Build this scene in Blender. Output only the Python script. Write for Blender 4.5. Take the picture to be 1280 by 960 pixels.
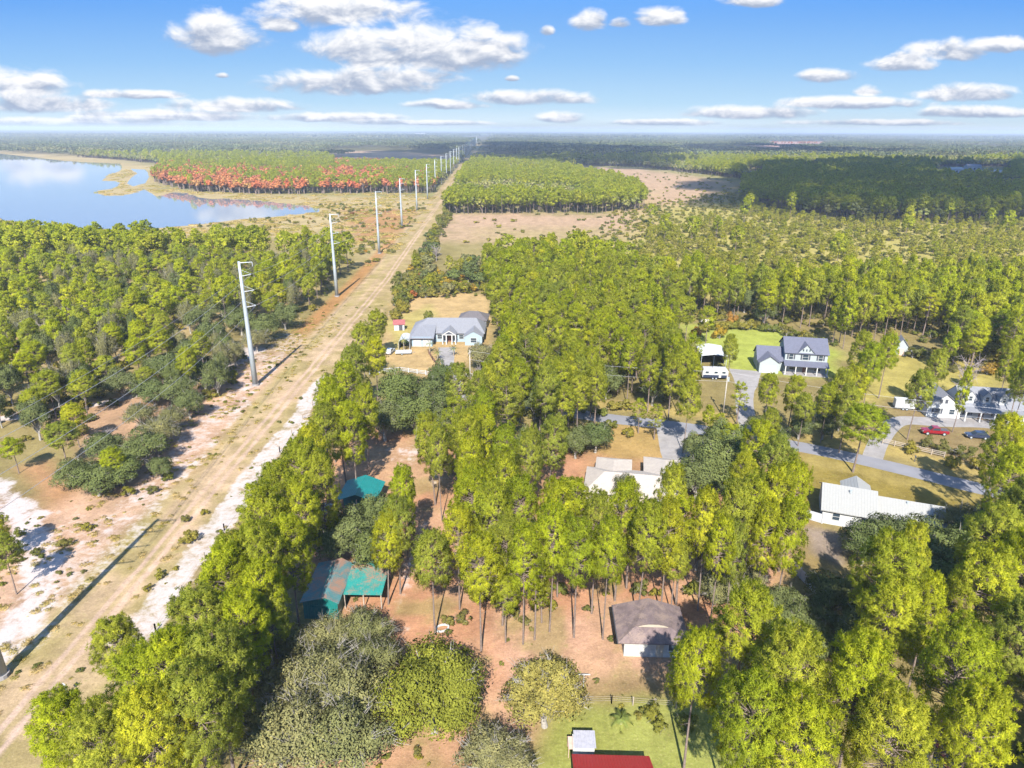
import bpy, math, random
import numpy as np
from mathutils import Matrix, Vector

for _o in list(bpy.data.objects):
    bpy.data.objects.remove(_o)
SC = bpy.context.scene
COL = SC.collection
R = math.radians

# ------------------------------------------------------------------ camera
CAM_H, PITCH, ROLL, FPX = 64.0, R(20.43), R(0.22), 853.0
cd = bpy.data.cameras.new('camera')
cd.sensor_width = 36.0
cd.lens = 36.0 * FPX / 1280.0
cd.clip_start, cd.clip_end = 0.5, 60000.0
cam = bpy.data.objects.new('camera', cd)
COL.objects.link(cam)
_X0, _U0 = Vector((1, 0, 0)), Vector((0, math.sin(PITCH), math.cos(PITCH)))
_FW = Vector((0, math.cos(PITCH), -math.sin(PITCH)))
_R_ = math.cos(ROLL) * _X0 + math.sin(ROLL) * _U0
_U_ = -math.sin(ROLL) * _X0 + math.cos(ROLL) * _U0
cam.matrix_world = Matrix(((_R_.x, _U_.x, -_FW.x, 0), (_R_.y, _U_.y, -_FW.y, 0), (_R_.z, _U_.z, -_FW.z, CAM_H), (0, 0, 0, 1)))
SC.camera = cam
SC.render.resolution_x, SC.render.resolution_y = 1024, 768

# ------------------------------------------------------------------ sun, exposure
SUN_EL = R(42.0)
SUN_AZ = R(2.5)          # shadows fall this much to the right of straight ahead
sd = bpy.data.lights.new('sun', 'SUN')
sd.energy, sd.angle, sd.color = 5.0, R(0.5), (1.0, 0.945, 0.85)
sun = bpy.data.objects.new('sun', sd)
COL.objects.link(sun)
SUN_DIR = Vector((math.sin(SUN_AZ) * math.cos(SUN_EL), math.cos(SUN_AZ) * math.cos(SUN_EL), -math.sin(SUN_EL)))
sun.rotation_euler = SUN_DIR.to_track_quat('-Z', 'Y').to_euler()
SC.view_settings.view_transform = 'Standard'
SC.view_settings.look = 'None'
SC.view_settings.exposure = 1.58
SC.view_settings.gamma = 1.0
SC.view_settings.use_curve_mapping = False
cy = SC.cycles
cy.max_bounces, cy.diffuse_bounces, cy.glossy_bounces = 6, 3, 2
cy.transmission_bounces, cy.transparent_max_bounces, cy.volume_bounces = 3, 4, 0
cy.caustics_reflective = cy.caustics_refractive = False
cy.sample_clamp_indirect = 4.0
cy.use_denoising = True

# ------------------------------------------------------------------ pixel of the 1280x960 photo -> point of the plane at height z
def ray(x, y):
    u, v = (np.asarray(x, float) - 640) / FPX, (480 - np.asarray(y, float)) / FPX
    c, s = math.cos(ROLL), math.sin(ROLL)
    u, v = u * c - v * s, u * s + v * c
    return u, math.cos(PITCH) + v * math.sin(PITCH), -math.sin(PITCH) + v * math.cos(PITCH)

def G(x, y, z=0.0):
    dx, dy, dz = ray(x, y)
    t = (z - CAM_H) / np.minimum(dz, -1e-4)
    return np.stack([dx * t, dy * t], -1)

def proj(X, Y, Z):
    X, Y, Z = np.asarray(X, float), np.asarray(Y, float), np.asarray(Z, float) - CAM_H
    dep = Y * math.cos(PITCH) - Z * math.sin(PITCH)
    dep = np.where(dep < 1e-3, 1e-3, dep)
    u, v = X / dep, (Y * math.sin(PITCH) + Z * math.cos(PITCH)) / dep
    c, s = math.cos(ROLL), math.sin(ROLL)
    u, v = u * c + v * s, -u * s + v * c
    return 640 + FPX * u, 480 - FPX * v

def inpoly(px, py, poly):
    poly = np.asarray(poly, float)
    px, py = np.asarray(px, float), np.asarray(py, float)
    ins = np.zeros(px.shape, bool)
    n = len(poly)
    for i in range(n):
        x0, y0 = poly[i]
        x1, y1 = poly[(i + 1) % n]
        if y0 == y1:
            continue
        hit = ((y0 > py) != (y1 > py)) & (px < (x1 - x0) * (py - y0) / (y1 - y0) + x0)
        ins ^= hit
    return ins

def polydist(px, py, pts, closed):
    d = np.full(np.shape(px), 1e9)
    n = len(pts)
    for i in range(n if closed else n - 1):
        ax, ay = pts[i]
        bx, by = pts[(i + 1) % n]
        vx, vy = bx - ax, by - ay
        L = vx * vx + vy * vy + 1e-9
        t = np.clip(((px - ax) * vx + (py - ay) * vy) / L, 0, 1)
        d = np.minimum(d, np.hypot(px - ax - t * vx, py - ay - t * vy))
    return d

_nr = np.random.RandomState(5)
_LAT = _nr.rand(256, 256)
def vnoise(x, y):
    xi, yi = np.floor(x).astype(int), np.floor(y).astype(int)
    fx, fy = x - xi, y - yi
    fx, fy = fx * fx * (3 - 2 * fx), fy * fy * (3 - 2 * fy)
    a, b = _LAT[xi % 256, yi % 256], _LAT[(xi + 1) % 256, yi % 256]
    c, d = _LAT[xi % 256, (yi + 1) % 256], _LAT[(xi + 1) % 256, (yi + 1) % 256]
    return (a * (1 - fx) + b * fx) * (1 - fy) + (c * (1 - fx) + d * fx) * fy
def fbm(x, y, o=4):
    s, a, t = 0, 1.0, 0
    for k in range(o):
        s = s + a * vnoise(x * 2 ** k + 17.3 * k, y * 2 ** k + 9.1 * k)
        t += a
        a *= 0.5
    return s / t

# ------------------------------------------------------------------ world: daylight sky with the photo's cumulus clouds
W = bpy.data.worlds.new('World')
SC.world = W
W.use_nodes = True
nt = W.node_tree
nt.nodes.clear()
def N(tree, t, **kw):
    n = tree.nodes.new(t)
    for k, v in kw.items():
        if k == 'op': n.operation = v
        else: setattr(n, k, v)
    return n
def link(tree, a, b): tree.links.new(a, b)
def math_(tree, op, a, b=None, c=None, clamp=False):
    n = N(tree, 'ShaderNodeMath', op=op)
    n.use_clamp = clamp
    for i, v in enumerate((a, b, c)):
        if v is None: continue
        if isinstance(v, (int, float)): n.inputs[i].default_value = v
        else: link(tree, v, n.inputs[i])
    return n.outputs[0]
def vmath(tree, op, a, b=None, c=None):
    n = N(tree, 'ShaderNodeVectorMath', op=op)
    for i, v in enumerate((a, b, c)):
        if v is None: continue
        if isinstance(v, (tuple, list)): n.inputs[i].default_value = v
        else: link(tree, v, n.inputs[i])
    return n.outputs['Value'] if op in ('DOT_PRODUCT', 'LENGTH') else n.outputs[0]
def mixc(tree, f, a, b, blend='MIX'):
    n = N(tree, 'ShaderNodeMix', data_type='RGBA', blend_type=blend)
    for i, v in ((0, f), (6, a), (7, b)):
        if isinstance(v, (int, float)): n.inputs[i].default_value = v
        elif isinstance(v, (tuple, list)): n.inputs[i].default_value = (*v[:3], 1)
        else: link(tree, v, n.inputs[i])
    return n.outputs[2]
def maprange(tree, v, a, b, c=0.0, d=1.0, smooth=True):
    n = N(tree, 'ShaderNodeMapRange')
    n.interpolation_type = 'SMOOTHSTEP' if smooth else 'LINEAR'
    link(tree, v, n.inputs[0])
    for i, x in zip((1, 2, 3, 4), (a, b, c, d)): n.inputs[i].default_value = x
    return n.outputs[0]
def noise(tree, vec, scale, detail=4, rough=0.55, dist=0.0):
    n = N(tree, 'ShaderNodeTexNoise')
    n.inputs['Scale'].default_value, n.inputs['Detail'].default_value = scale, detail
    n.inputs['Roughness'].default_value, n.inputs['Distortion'].default_value = rough, dist
    if vec is not None: link(tree, vec, n.inputs['Vector'])
    return n.outputs['Fac']

sky = N(nt, 'ShaderNodeTexSky', sky_type='NISHITA')
sky.sun_disc = False
sky.sun_elevation = SUN_EL
sky.sun_rotation = math.pi + SUN_AZ
sky.altitude, sky.air_density, sky.dust_density, sky.ozone_density = 60, 1.0, 0.3, 3.0
hs = N(nt, 'ShaderNodeHueSaturation')
hs.inputs['Saturation'].default_value = 1.25
hs.inputs['Value'].default_value = 1.0
link(nt, sky.outputs[0], hs.inputs['Color'])
tc = N(nt, 'ShaderNodeTexCoord')
dirv = tc.outputs['Generated']
sep = N(nt, 'ShaderNodeSeparateXYZ')
link(nt, dirv, sep.inputs[0])
ysafe = math_(nt, 'MAXIMUM', sep.outputs[1], 0.05)
uu = math_(nt, 'DIVIDE', sep.outputs[0], ysafe)
ww = math_(nt, 'DIVIDE', sep.outputs[2], ysafe)
uw = N(nt, 'ShaderNodeCombineXYZ')
link(nt, uu, uw.inputs[0]); link(nt, ww, uw.inputs[1])
UW = uw.outputs[0]
CLOUDS = [(270, 50, 60, 26), (255, 35, 26, 18), (420, 18, 98, 24), (350, 30, 30, 14), (600, 66, 62, 30), (520, 68, 105, 36), (450, 62, 60, 26), (440, 106, 112, 18),
          (500, 98, 70, 14), (660, 124, 80, 11), (560, 132, 50, 7), (735, 28, 22, 14), (775, 30, 13, 7), (826, 23, 28, 14), (940, 2, 34, 10),
          (1130, 80, 42, 13), (1185, 66, 50, 15), (1245, 58, 48, 11), (1036, 97, 34, 10), (1085, 115, 17, 9), (1060, 130, 85, 9), (940, 142, 80, 10),
          (1205, 118, 60, 12), (1225, 142, 75, 9), (700, 148, 33, 9), (25, 112, 62, 24), (60, 132, 85, 14), (165, 119, 62, 7), (290, 134, 80, 11),
          (200, 146, 120, 9), (90, 154, 150, 7), (420, 148, 90, 7), (520, 154, 90, 4), (830, 154, 70, 5), (1100, 154, 110, 5), (640, 99, 9, 4), (278, 95, 9, 4), (684, 40, 9, 7)]
dmin = None; swt = None; sh = None
for (cx, cyy, rx, ry) in CLOUDS:
    dx, dy, dz = ray(cx, cyy)
    u0, w0 = float(dx / dy), float(dz / dy)
    au, aw = 1.0 / (rx / FPX * 1.06), 1.0 / (ry / FPX * 1.08)
    p = vmath(nt, 'MULTIPLY_ADD', UW, (au, aw, 0), (-u0 * au, -w0 * aw, 0))
    q = vmath(nt, 'MAXIMUM', p, vmath(nt, 'MULTIPLY', p, (-1, -1.7, 0)))
    d = vmath(nt, 'DOT_PRODUCT', q, q)
    dmin = d if dmin is None else math_(nt, 'MINIMUM', dmin, d)
    wt = math_(nt, 'SUBTRACT', 1.5, d, clamp=True)
    sx = N(nt, 'ShaderNodeSeparateXYZ'); link(nt, p, sx.inputs[0])
    swt = wt if swt is None else math_(nt, 'ADD', swt, wt)
    sh = math_(nt, 'MULTIPLY', wt, sx.outputs[1]) if sh is None else math_(nt, 'MULTIPLY_ADD', wt, sx.outputs[1], sh)
hgt = math_(nt, 'DIVIDE', sh, math_(nt, 'MAXIMUM', swt, 0.02))
ncoord = vmath(nt, 'MULTIPLY', UW, (1.0, 1.9, 1.0))
n1 = noise(nt, ncoord, 22.0, 9, 0.58, 0.35)
n2 = noise(nt, vmath(nt, 'ADD', ncoord, (0.006, 0.016, 0.0)), 22.0, 9, 0.58, 0.35)
body = math_(nt, 'ADD', math_(nt, 'SUBTRACT', 0.92, dmin), math_(nt, 'MULTIPLY', math_(nt, 'SUBTRACT', n1, 0.5), 2.5))
dens = maprange(nt, body, -0.22, 0.72)
lit = math_(nt, 'ADD', math_(nt, 'MULTIPLY', hgt, 1.0), math_(nt, 'MULTIPLY', math_(nt, 'SUBTRACT', n1, n2), 2.4))
litf = maprange(nt, lit, -0.48, 0.62)
ccol = mixc(nt, litf, (0.135, 0.162, 0.215), (0.35, 0.35, 0.355))
front = maprange(nt, sep.outputs[1], 0.15, 0.35)
dens = math_(nt, 'MULTIPLY', math_(nt, 'MULTIPLY', dens, front), maprange(nt, ww, -0.004, 0.012))
bg1 = N(nt, 'ShaderNodeBackground'); bg1.inputs[1].default_value = 0.15
bg2 = N(nt, 'ShaderNodeBackground'); bg2.inputs[1].default_value = 1.0
grad = N(nt, 'ShaderNodeValToRGB')
ge = grad.color_ramp.elements
for _ in range(3): ge.new(0.5)
for i, (p_, c_) in enumerate(((0.0, (0.40, 0.455, 0.48)), (0.12, (0.25, 0.37, 0.475)), (0.3, (0.16, 0.295, 0.475)), (0.6, (0.065, 0.195, 0.47)), (1.0, (0.03, 0.13, 0.42)))):
    ge[i].position = p_; ge[i].color = (*[x / 0.15 / 1.49 for x in c_], 1)
link(nt, maprange(nt, ww, 0.0, 0.28, smooth=False), grad.inputs[0])
skyc = mixc(nt, maprange(nt, sep.outputs[2], 0.12, 0.55), grad.outputs[0], hs.outputs[0])
link(nt, skyc, bg1.inputs[0]); link(nt, ccol, bg2.inputs[0])
mxs = N(nt, 'ShaderNodeMixShader')
link(nt, dens, mxs.inputs[0]); link(nt, bg1.outputs[0], mxs.inputs[1]); link(nt, bg2.outputs[0], mxs.inputs[2])
wo = N(nt, 'ShaderNodeOutputWorld')
link(nt, mxs.outputs[0], wo.inputs[0])

# ------------------------------------------------------------------ materials
MATS = {}
def new_mat(name):
    m = bpy.data.materials.new(name)
    m.use_nodes = True
    m.node_tree.nodes.clear()
    MATS[name] = m
    return m, m.node_tree
def out(t, sh_):
    o = N(t, 'ShaderNodeOutputMaterial'); link(t, sh_, o.inputs[0]); return o
def plain(name, col, rough=0.7, metal=0.0, var=0.12, scale=3.0, stain=None, stain_amt=0.0, bump=0.0, stripes=None, coat=0.0):
    """painted / built surface: base colour with fine mottling, optional stains of another colour and ribs"""
    m, t = new_mat(name)
    col = tuple(x * 0.84 for x in col)
    tcn = N(t, 'ShaderNodeTexCoord')
    v = tcn.outputs['Object']
    f = noise(t, v, scale, 6, 0.6)
    c = mixc(t, maprange(t, f, 0.3, 0.7), tuple(x * (1 - var) for x in col), tuple(min(1, x * (1 + var)) for x in col))
    if stain:
        sf = noise(t, v, scale * 0.35, 5, 0.65, 0.6)
        sf = math_(t, 'ADD', sf, math_(t, 'MULTIPLY', math_(t, 'SUBTRACT', noise(t, v, scale * 5, 8, 0.8), 0.5), 0.8))
        c = mixc(t, maprange(t, sf, 0.58 - stain_amt * 0.32, 0.80 - stain_amt * 0.28), c, stain)
    b = N(t, 'ShaderNodeBsdfPrincipled')
    link(t, c, b.inputs['Base Color'])
    b.inputs['Roughness'].default_value, b.inputs['Metallic'].default_value = rough, metal
    b.inputs['Coat Weight'].default_value = coat
    if stripes:
        ax, freq, depth = stripes
        sxyz = N(t, 'ShaderNodeSeparateXYZ'); link(t, v, sxyz.inputs[0])
        w = math_(t, 'FRACT', math_(t, 'MULTIPLY', sxyz.outputs['XYZ'.index(ax)], freq))
        rb = maprange(t, math_(t, 'ABSOLUTE', math_(t, 'SUBTRACT', w, 0.5)), 0.0, 0.16)
        bp = N(t, 'ShaderNodeBump'); bp.inputs['Strength'].default_value = 0.9; bp.inputs['Distance'].default_value = depth
        link(t, rb, bp.inputs['Height']); link(t, bp.outputs[0], b.inputs['Normal'])
    elif bump:
        bp = N(t, 'ShaderNodeBump'); bp.inputs['Strength'].default_value = 0.6; bp.inputs['Distance'].default_value = bump
        link(t, noise(t, v, scale * 6, 4), bp.inputs['Height']); link(t, bp.outputs[0], b.inputs['Normal'])
    out(t, b.outputs[0])
    return m

def leaf_mat(name, cols, trans=0.56, tintamt=0.42):
    """foliage: species colours differ from plant to plant (object random) and from sprig to sprig (tint attribute)"""
    m, t = new_mat(name)
    oi = N(t, 'ShaderNodeObjectInfo')
    rp = N(t, 'ShaderNodeValToRGB')
    el = rp.color_ramp.elements
    while len(el) < len(cols): el.new(0.5)
    for i, c in enumerate(cols):
        el[i].position = i / max(1, len(cols) - 1); el[i].color = (*c, 1)
    link(t, oi.outputs['Random'], rp.inputs[0])
    at = N(t, 'ShaderNodeAttribute', attribute_name='tint')
    k = maprange(t, at.outputs['Fac'], 0, 1, 1 - tintamt, 1 + tintamt, False)
    sc = N(t, 'ShaderNodeVectorMath', op='SCALE')
    link(t, rp.outputs[0], sc.inputs[0]); link(t, k, sc.inputs['Scale'])
    # the freshest sprigs lean yellow, as in the photograph's pines
    c2 = mixc(t, maprange(t, at.outputs['Fac'], 0.6, 1.0, 0.0, 0.35), sc.outputs[0], vmath(t, 'MULTIPLY', sc.outputs[0], (1.35, 1.08, 0.7)))
    d = N(t, 'ShaderNodeBsdfDiffuse'); link(t, c2, d.inputs[0])
    tr = N(t, 'ShaderNodeBsdfTranslucent'); link(t, vmath(t, 'MULTIPLY', c2, (1.1, 1.15, 0.6)), tr.inputs[0])
    mx = N(t, 'ShaderNodeMixShader'); mx.inputs[0].default_value = trans
    link(t, d.outputs[0], mx.inputs[1]); link(t, tr.outputs[0], mx.inputs[2])
    out(t, mx.outputs[0])
    return m

M_PINE = leaf_mat('pine_needles', [(0.26, 0.31, 0.024), (0.37, 0.39, 0.024), (0.30, 0.345, 0.022), (0.40, 0.40, 0.03), (0.25, 0.285, 0.05), (0.33, 0.345, 0.04), (0.28, 0.31, 0.03), (0.34, 0.36, 0.03)])
M_LITPINE = leaf_mat('lightened_far_pine_needles', [(0.25, 0.29, 0.025), (0.33, 0.35, 0.03), (0.28, 0.31, 0.03), (0.36, 0.36, 0.035)])  # far pines: needle colour lightened to offset the coarse crowns' own shading
M_YOUNG = leaf_mat('young_pine_needles', [(0.25, 0.27, 0.03), (0.35, 0.33, 0.04), (0.29, 0.29, 0.045), (0.32, 0.29, 0.07)])
M_OAK = leaf_mat('oak_leaves', [(0.085, 0.11, 0.036), (0.115, 0.13, 0.05), (0.10, 0.125, 0.036)], 0.25)
M_GREYOAK = leaf_mat('mossy_oak_leaves', [(0.15, 0.148, 0.06), (0.17, 0.16, 0.07), (0.13, 0.136, 0.052)], 0.2)
M_ROUNDOAK = leaf_mat('olive_oak_leaves', [(0.16, 0.17, 0.024), (0.17, 0.178, 0.026)], 0.3)
M_GOLDOAK = leaf_mat('golden_oak_leaves', [(0.215, 0.195, 0.045), (0.23, 0.20, 0.055)], 0.3)
M_RED = leaf_mat('red_leaves', [(0.43, 0.13, 0.055), (0.44, 0.19, 0.075), (0.36, 0.13, 0.075), (0.38, 0.23, 0.075), (0.42, 0.10, 0.05)], 0.3)
M_BUSH = leaf_mat('shrub_leaves', [(0.15, 0.175, 0.04), (0.23, 0.225, 0.04), (0.29, 0.25, 0.045), (0.19, 0.18, 0.06), (0.13, 0.15, 0.035)])
M_AUTUMN = leaf_mat('autumn_shrub_leaves', [(0.40, 0.30, 0.035), (0.36, 0.12, 0.05), (0.42, 0.33, 0.04), (0.28, 0.12, 0.05)])
M_PALM = leaf_mat('palm_leaves', [(0.10, 0.14, 0.03), (0.13, 0.16, 0.04)], 0.2)
M_MARSHG = leaf_mat('marsh_grass_blades', [(0.46, 0.36, 0.18), (0.42, 0.33, 0.13), (0.33, 0.30, 0.09)], 0.4)
M_FAR = leaf_mat('far_wood_leaves', [(0.13, 0.155, 0.045), (0.18, 0.19, 0.045), (0.15, 0.165, 0.05), (0.22, 0.21, 0.06), (0.17, 0.16, 0.07)], 0.2)
M_HORIZ = leaf_mat('horizon_wood_leaves', [(0.075, 0.10, 0.04), (0.10, 0.12, 0.045), (0.085, 0.10, 0.05), (0.13, 0.13, 0.055)], 0.15)
M_BARK = plain('pine_bark', (0.155, 0.115, 0.095), 0.95, var=0.35, scale=4.0)
M_OAKBARK = plain('oak_bark', (0.255, 0.235, 0.205), 0.95, var=0.3, scale=4.0)
M_BARE = plain('bare_twigs', (0.30, 0.25, 0.24), 0.95, var=0.2, scale=2.0)

M_WHITE = plain('white_paint', (0.40, 0.41, 0.41), 0.6, var=0.05)
M_TRIM = plain('white_trim', (0.45, 0.45, 0.44), 0.5, var=0.03)
M_CREAM = plain('cream_siding', (0.36, 0.31, 0.24), 0.7, var=0.06, stripes=('Z', 5.0, 0.02))
M_BLUEW = plain('pale_blue_siding', (0.24, 0.31, 0.36), 0.7, var=0.05, stripes=('Z', 5.0, 0.02))
M_PALEW = plain('pale_grey_siding', (0.29, 0.325, 0.33), 0.7, var=0.05, stripes=('Z', 5.0, 0.02))
M_GLASS = plain('window_glass', (0.03, 0.045, 0.06), 0.08, var=0.1)
M_SHUT = plain('dark_shutter', (0.05, 0.055, 0.07), 0.6)
M_DOOR = plain('door_paint', (0.16, 0.07, 0.05), 0.5)
M_GREYSH = plain('grey_shingles', (0.16, 0.165, 0.185), 0.9, var=0.1, scale=2.5, bump=0.02)
M_SLATE = plain('slate_shingles', (0.085, 0.09, 0.125), 0.9, var=0.12, scale=2.5, bump=0.02)
M_DKSH = plain('weathered_dark_shingles', (0.12, 0.088, 0.088), 0.95, var=0.22, scale=1.2, stain=(0.17, 0.125, 0.105), stain_amt=0.4, bump=0.02)
M_BRSH = plain('brown_shingles', (0.09, 0.08, 0.085), 0.9, var=0.12, scale=2.0, bump=0.02)
M_TANSH = plain('sand_coloured_shingles', (0.325, 0.285, 0.25), 0.9, var=0.07, scale=1.5, stain=(0.31, 0.275, 0.235), stain_amt=0.3, bump=0.02)
M_WROOF = plain('white_metal_roofing', (0.255, 0.255, 0.245), 0.45, 0.0, var=0.04, stripes=('X', 2.2, 0.03))
M_TEAL = plain('teal_metal_roofing', (0.006, 0.15, 0.145), 0.45, 0.0, var=0.10, scale=1.0, stripes=('X', 2.5, 0.03))
M_TEALN = plain('teal_metal_roofing_under_needles', (0.05, 0.15, 0.165), 0.55, 0.0, var=0.12, scale=1.0, stain=(0.20, 0.115, 0.08), stain_amt=0.5, stripes=('Y', 2.5, 0.02))
M_TEALN2 = plain('teal_lean_to_roofing', (0.015, 0.19, 0.17), 0.5, 0.0, var=0.12, scale=0.9, stain=(0.21, 0.12, 0.08), stain_amt=0.42, stripes=('X', 2.5, 0.02))
M_TEALW = plain('teal_metal_wall', (0.006, 0.14, 0.125), 0.5, 0.0, var=0.06, stripes=('X', 3.0, 0.03))
M_REDR = plain('red_metal_roofing', (0.34, 0.018, 0.022), 0.4, 0.0, var=0.08, stripes=('X', 3.2, 0.03))
M_BLOCK = plain('pale_block_wall', (0.36, 0.36, 0.34), 0.85, var=0.12, scale=1.2, stain=(0.34, 0.32, 0.30), stain_amt=0.3)
M_GALV = plain('galvanised_steel', (0.33, 0.37, 0.39), 0.5, 0.15, var=0.06, scale=1.0)
M_DKMETAL = plain('dark_metal', (0.06, 0.06, 0.07), 0.5)
M_GREYMET = plain('grey_metal_sheet', (0.27, 0.27, 0.31), 0.5, stripes=('X', 5, 0.02))
M_RUBBER = plain('tyre_rubber', (0.02, 0.02, 0.02), 0.9)
M_CARRED = plain('red_car_paint', (0.20, 0.006, 0.014), 0.3, coat=0.6, var=0.02)
M_CARBLUE = plain('navy_car_paint', (0.018, 0.028, 0.06), 0.3, coat=0.6, var=0.02)
M_CARW = plain('white_car_paint', (0.38, 0.39, 0.40), 0.35, coat=0.4, var=0.02)
M_WOOD = plain('weathered_wood', (0.30, 0.25, 0.20), 0.9, var=0.2, scale=5)
M_BRWOOD = plain('brown_stained_wood', (0.15, 0.08, 0.055), 0.85, var=0.2, scale=5)
M_POLEW = plain('grey_pole_wood', (0.33, 0.30, 0.26), 0.9, var=0.15, scale=3)
M_CONC = plain('pale_concrete', (0.225, 0.21, 0.205), 0.9, var=0.12, scale=0.5, stain=(0.15, 0.14, 0.135), stain_amt=0.3)
M_ROAD = plain('weathered_asphalt', (0.165, 0.165, 0.185), 0.9, var=0.09, scale=0.25, stain=(0.13, 0.13, 0.14), stain_amt=0.3)
M_WIRE = plain('aluminium_wire', (0.34, 0.34, 0.35), 0.5, 0.3)
M_INSUL = plain('grey_insulator', (0.35, 0.36, 0.38), 0.4)
M_VINYL = plain('white_vinyl', (0.40, 0.41, 0.43), 0.45, var=0.03)
M_MAROON = plain('maroon_board', (0.075, 0.012, 0.02), 0.6)
M_DKROOF = plain('charcoal_roofing', (0.035, 0.04, 0.045), 0.7, var=0.15)
M_DEBRIS = plain('faded_plastic', (0.3, 0.3, 0.29), 0.7, var=0.3, scale=2)
M_PINK = plain('faded_pink_board', (0.50, 0.34, 0.28), 0.8)
M_CLOUD, _t = new_mat('cloud_white')      # thin cloud: part of the sunlight passes through
_d, _tp, _m = N(_t, 'ShaderNodeBsdfDiffuse'), N(_t, 'ShaderNodeBsdfTransparent'), N(_t, 'ShaderNodeMixShader')
_d.inputs[0].default_value = (0.85, 0.85, 0.85, 1); _m.inputs[0].default_value = 0.50
link(_t, _d.outputs[0], _m.inputs[1]); link(_t, _tp.outputs[0], _m.inputs[2]); out(_t, _m.outputs[0])

# ------------------------------------------------------------------ mesh helpers
def np_mesh(name, V, F, normals=None, tint=None, mat=None, smooth=False):
    V = np.asarray(V, np.float32); F = np.asarray(F, np.int32)
    me = bpy.data.meshes.new(name)
    k = F.shape[1]
    me.vertices.add(len(V)); me.vertices.foreach_set('co', V.ravel())
    me.loops.add(F.size); me.loops.foreach_set('vertex_index', F.ravel())
    me.polygons.add(len(F)); me.polygons.foreach_set('loop_start', np.arange(0, F.size, k, dtype=np.int32))
    me.update(calc_edges=True)
    me.polygons.foreach_set('use_smooth', np.full(len(F), smooth or normals is not None))
    if tint is not None:
        a = me.attributes.new('tint', 'FLOAT', 'POINT'); a.data.foreach_set('value', np.asarray(tint, np.float32))
    if normals is not None:
        me.normals_split_custom_set_from_vertices(np.asarray(normals, np.float32).tolist())
    if mat: me.materials.append(mat)
    me.update()
    return me
def link_obj(name, me, parent=None):
    o = bpy.data.objects.new(name, me); COL.objects.link(o)
    if parent: o.parent = parent
    return o
def thing(name, label, cat, loc=(0, 0, 0), rz=0.0, group=None):
    o = bpy.data.objects.new(name, None); COL.objects.link(o)
    o.location, o.rotation_euler = loc, (0, 0, rz)
    o.empty_display_size = 0.3
    tag(o, label, cat, group)
    return o
def tag(o, label=None, cat=None, group=None, kind=None):
    if label: o['label'] = label
    if cat: o['category'] = cat
    if group: o['group'] = group
    if kind: o['kind'] = kind
    return o

class MB:
    """collects boxes, bars, tubes and free polygons; build() links them as ONE mesh object"""
    def __init__(s): s.v, s.f = [], []
    def poly(s, verts, faces):
        b = len(s.v); s.v += [tuple(map(float, p)) for p in verts]; s.f += [tuple(b + i for i in f) for f in faces]; return s
    def box(s, x0, x1, y0, y1, z0, z1):
        return s.poly([(x0, y0, z0), (x1, y0, z0), (x1, y1, z0), (x0, y1, z0), (x0, y0, z1), (x1, y0, z1), (x1, y1, z1), (x0, y1, z1)],
                      [(3, 2, 1, 0), (4, 5, 6, 7), (0, 1, 5, 4), (1, 2, 6, 5), (2, 3, 7, 6), (3, 0, 4, 7)])
    def tube(s, pts, rad, n=6, cap=True):
        pts = [Vector(p) for p in pts]
        rads = rad if isinstance(rad, (list, tuple)) else [rad] * len(pts)
        b = len(s.v); up = Vector((0, 0, 1))
        for i, p in enumerate(pts):
            d = (pts[min(i + 1, len(pts) - 1)] - pts[max(i - 1, 0)]).normalized()
            a = d.cross(up if abs(d.z) < 0.95 else Vector((1, 0, 0))).normalized(); c = d.cross(a)
            for k in range(n):
                t = 2 * math.pi * k / n
                s.v.append(tuple(p + (a * math.cos(t) + c * math.sin(t)) * rads[i]))
        for i in range(len(pts) - 1):
            for k in range(n):
                s.f.append((b + i * n + k, b + i * n + (k + 1) % n, b + (i + 1) * n + (k + 1) % n, b + (i + 1) * n + k))
        if cap:
            s.f.append(tuple(b + k for k in range(n))[::-1])
            s.f.append(tuple(b + (len(pts) - 1) * n + k for k in range(n)))
        return s
    def prism(s, prof, axis, a0, a1):
        """closed profile in the two other axes, extruded along axis from a0 to a1"""
        n = len(prof)
        mk = (lambda p, a: (a, p[0], p[1])) if axis == 'x' else ((lambda p, a: (p[0], a, p[1])) if axis == 'y' else (lambda p, a: (p[0], p[1], a)))
        vs = [mk(p, a0) for p in prof] + [mk(p, a1) for p in prof]
        return s.poly(vs, [tuple(range(n))[::-1], tuple(range(n, 2 * n))] + [(i, (i + 1) % n, n + (i + 1) % n, n + i) for i in range(n)])
    def build(s, name, mat, parent=None, smooth=False, bevel=0.0):
        me = bpy.data.meshes.new(name); me.from_pydata(s.v, [], s.f)
        me.validate()
        import bmesh
        bm = bmesh.new(); bm.from_mesh(me); bmesh.ops.recalc_face_normals(bm, faces=bm.faces)
        if bevel: bmesh.ops.bevel(bm, geom=bm.edges[:], offset=bevel, segments=2, affect='EDGES', clamp_overlap=True)
        bm.to_mesh(me); bm.free()
        if smooth: me.polygons.foreach_set('use_smooth', [True] * len(me.polygons))
        me.materials.append(mat)
        return link_obj(name, me, parent)

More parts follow.
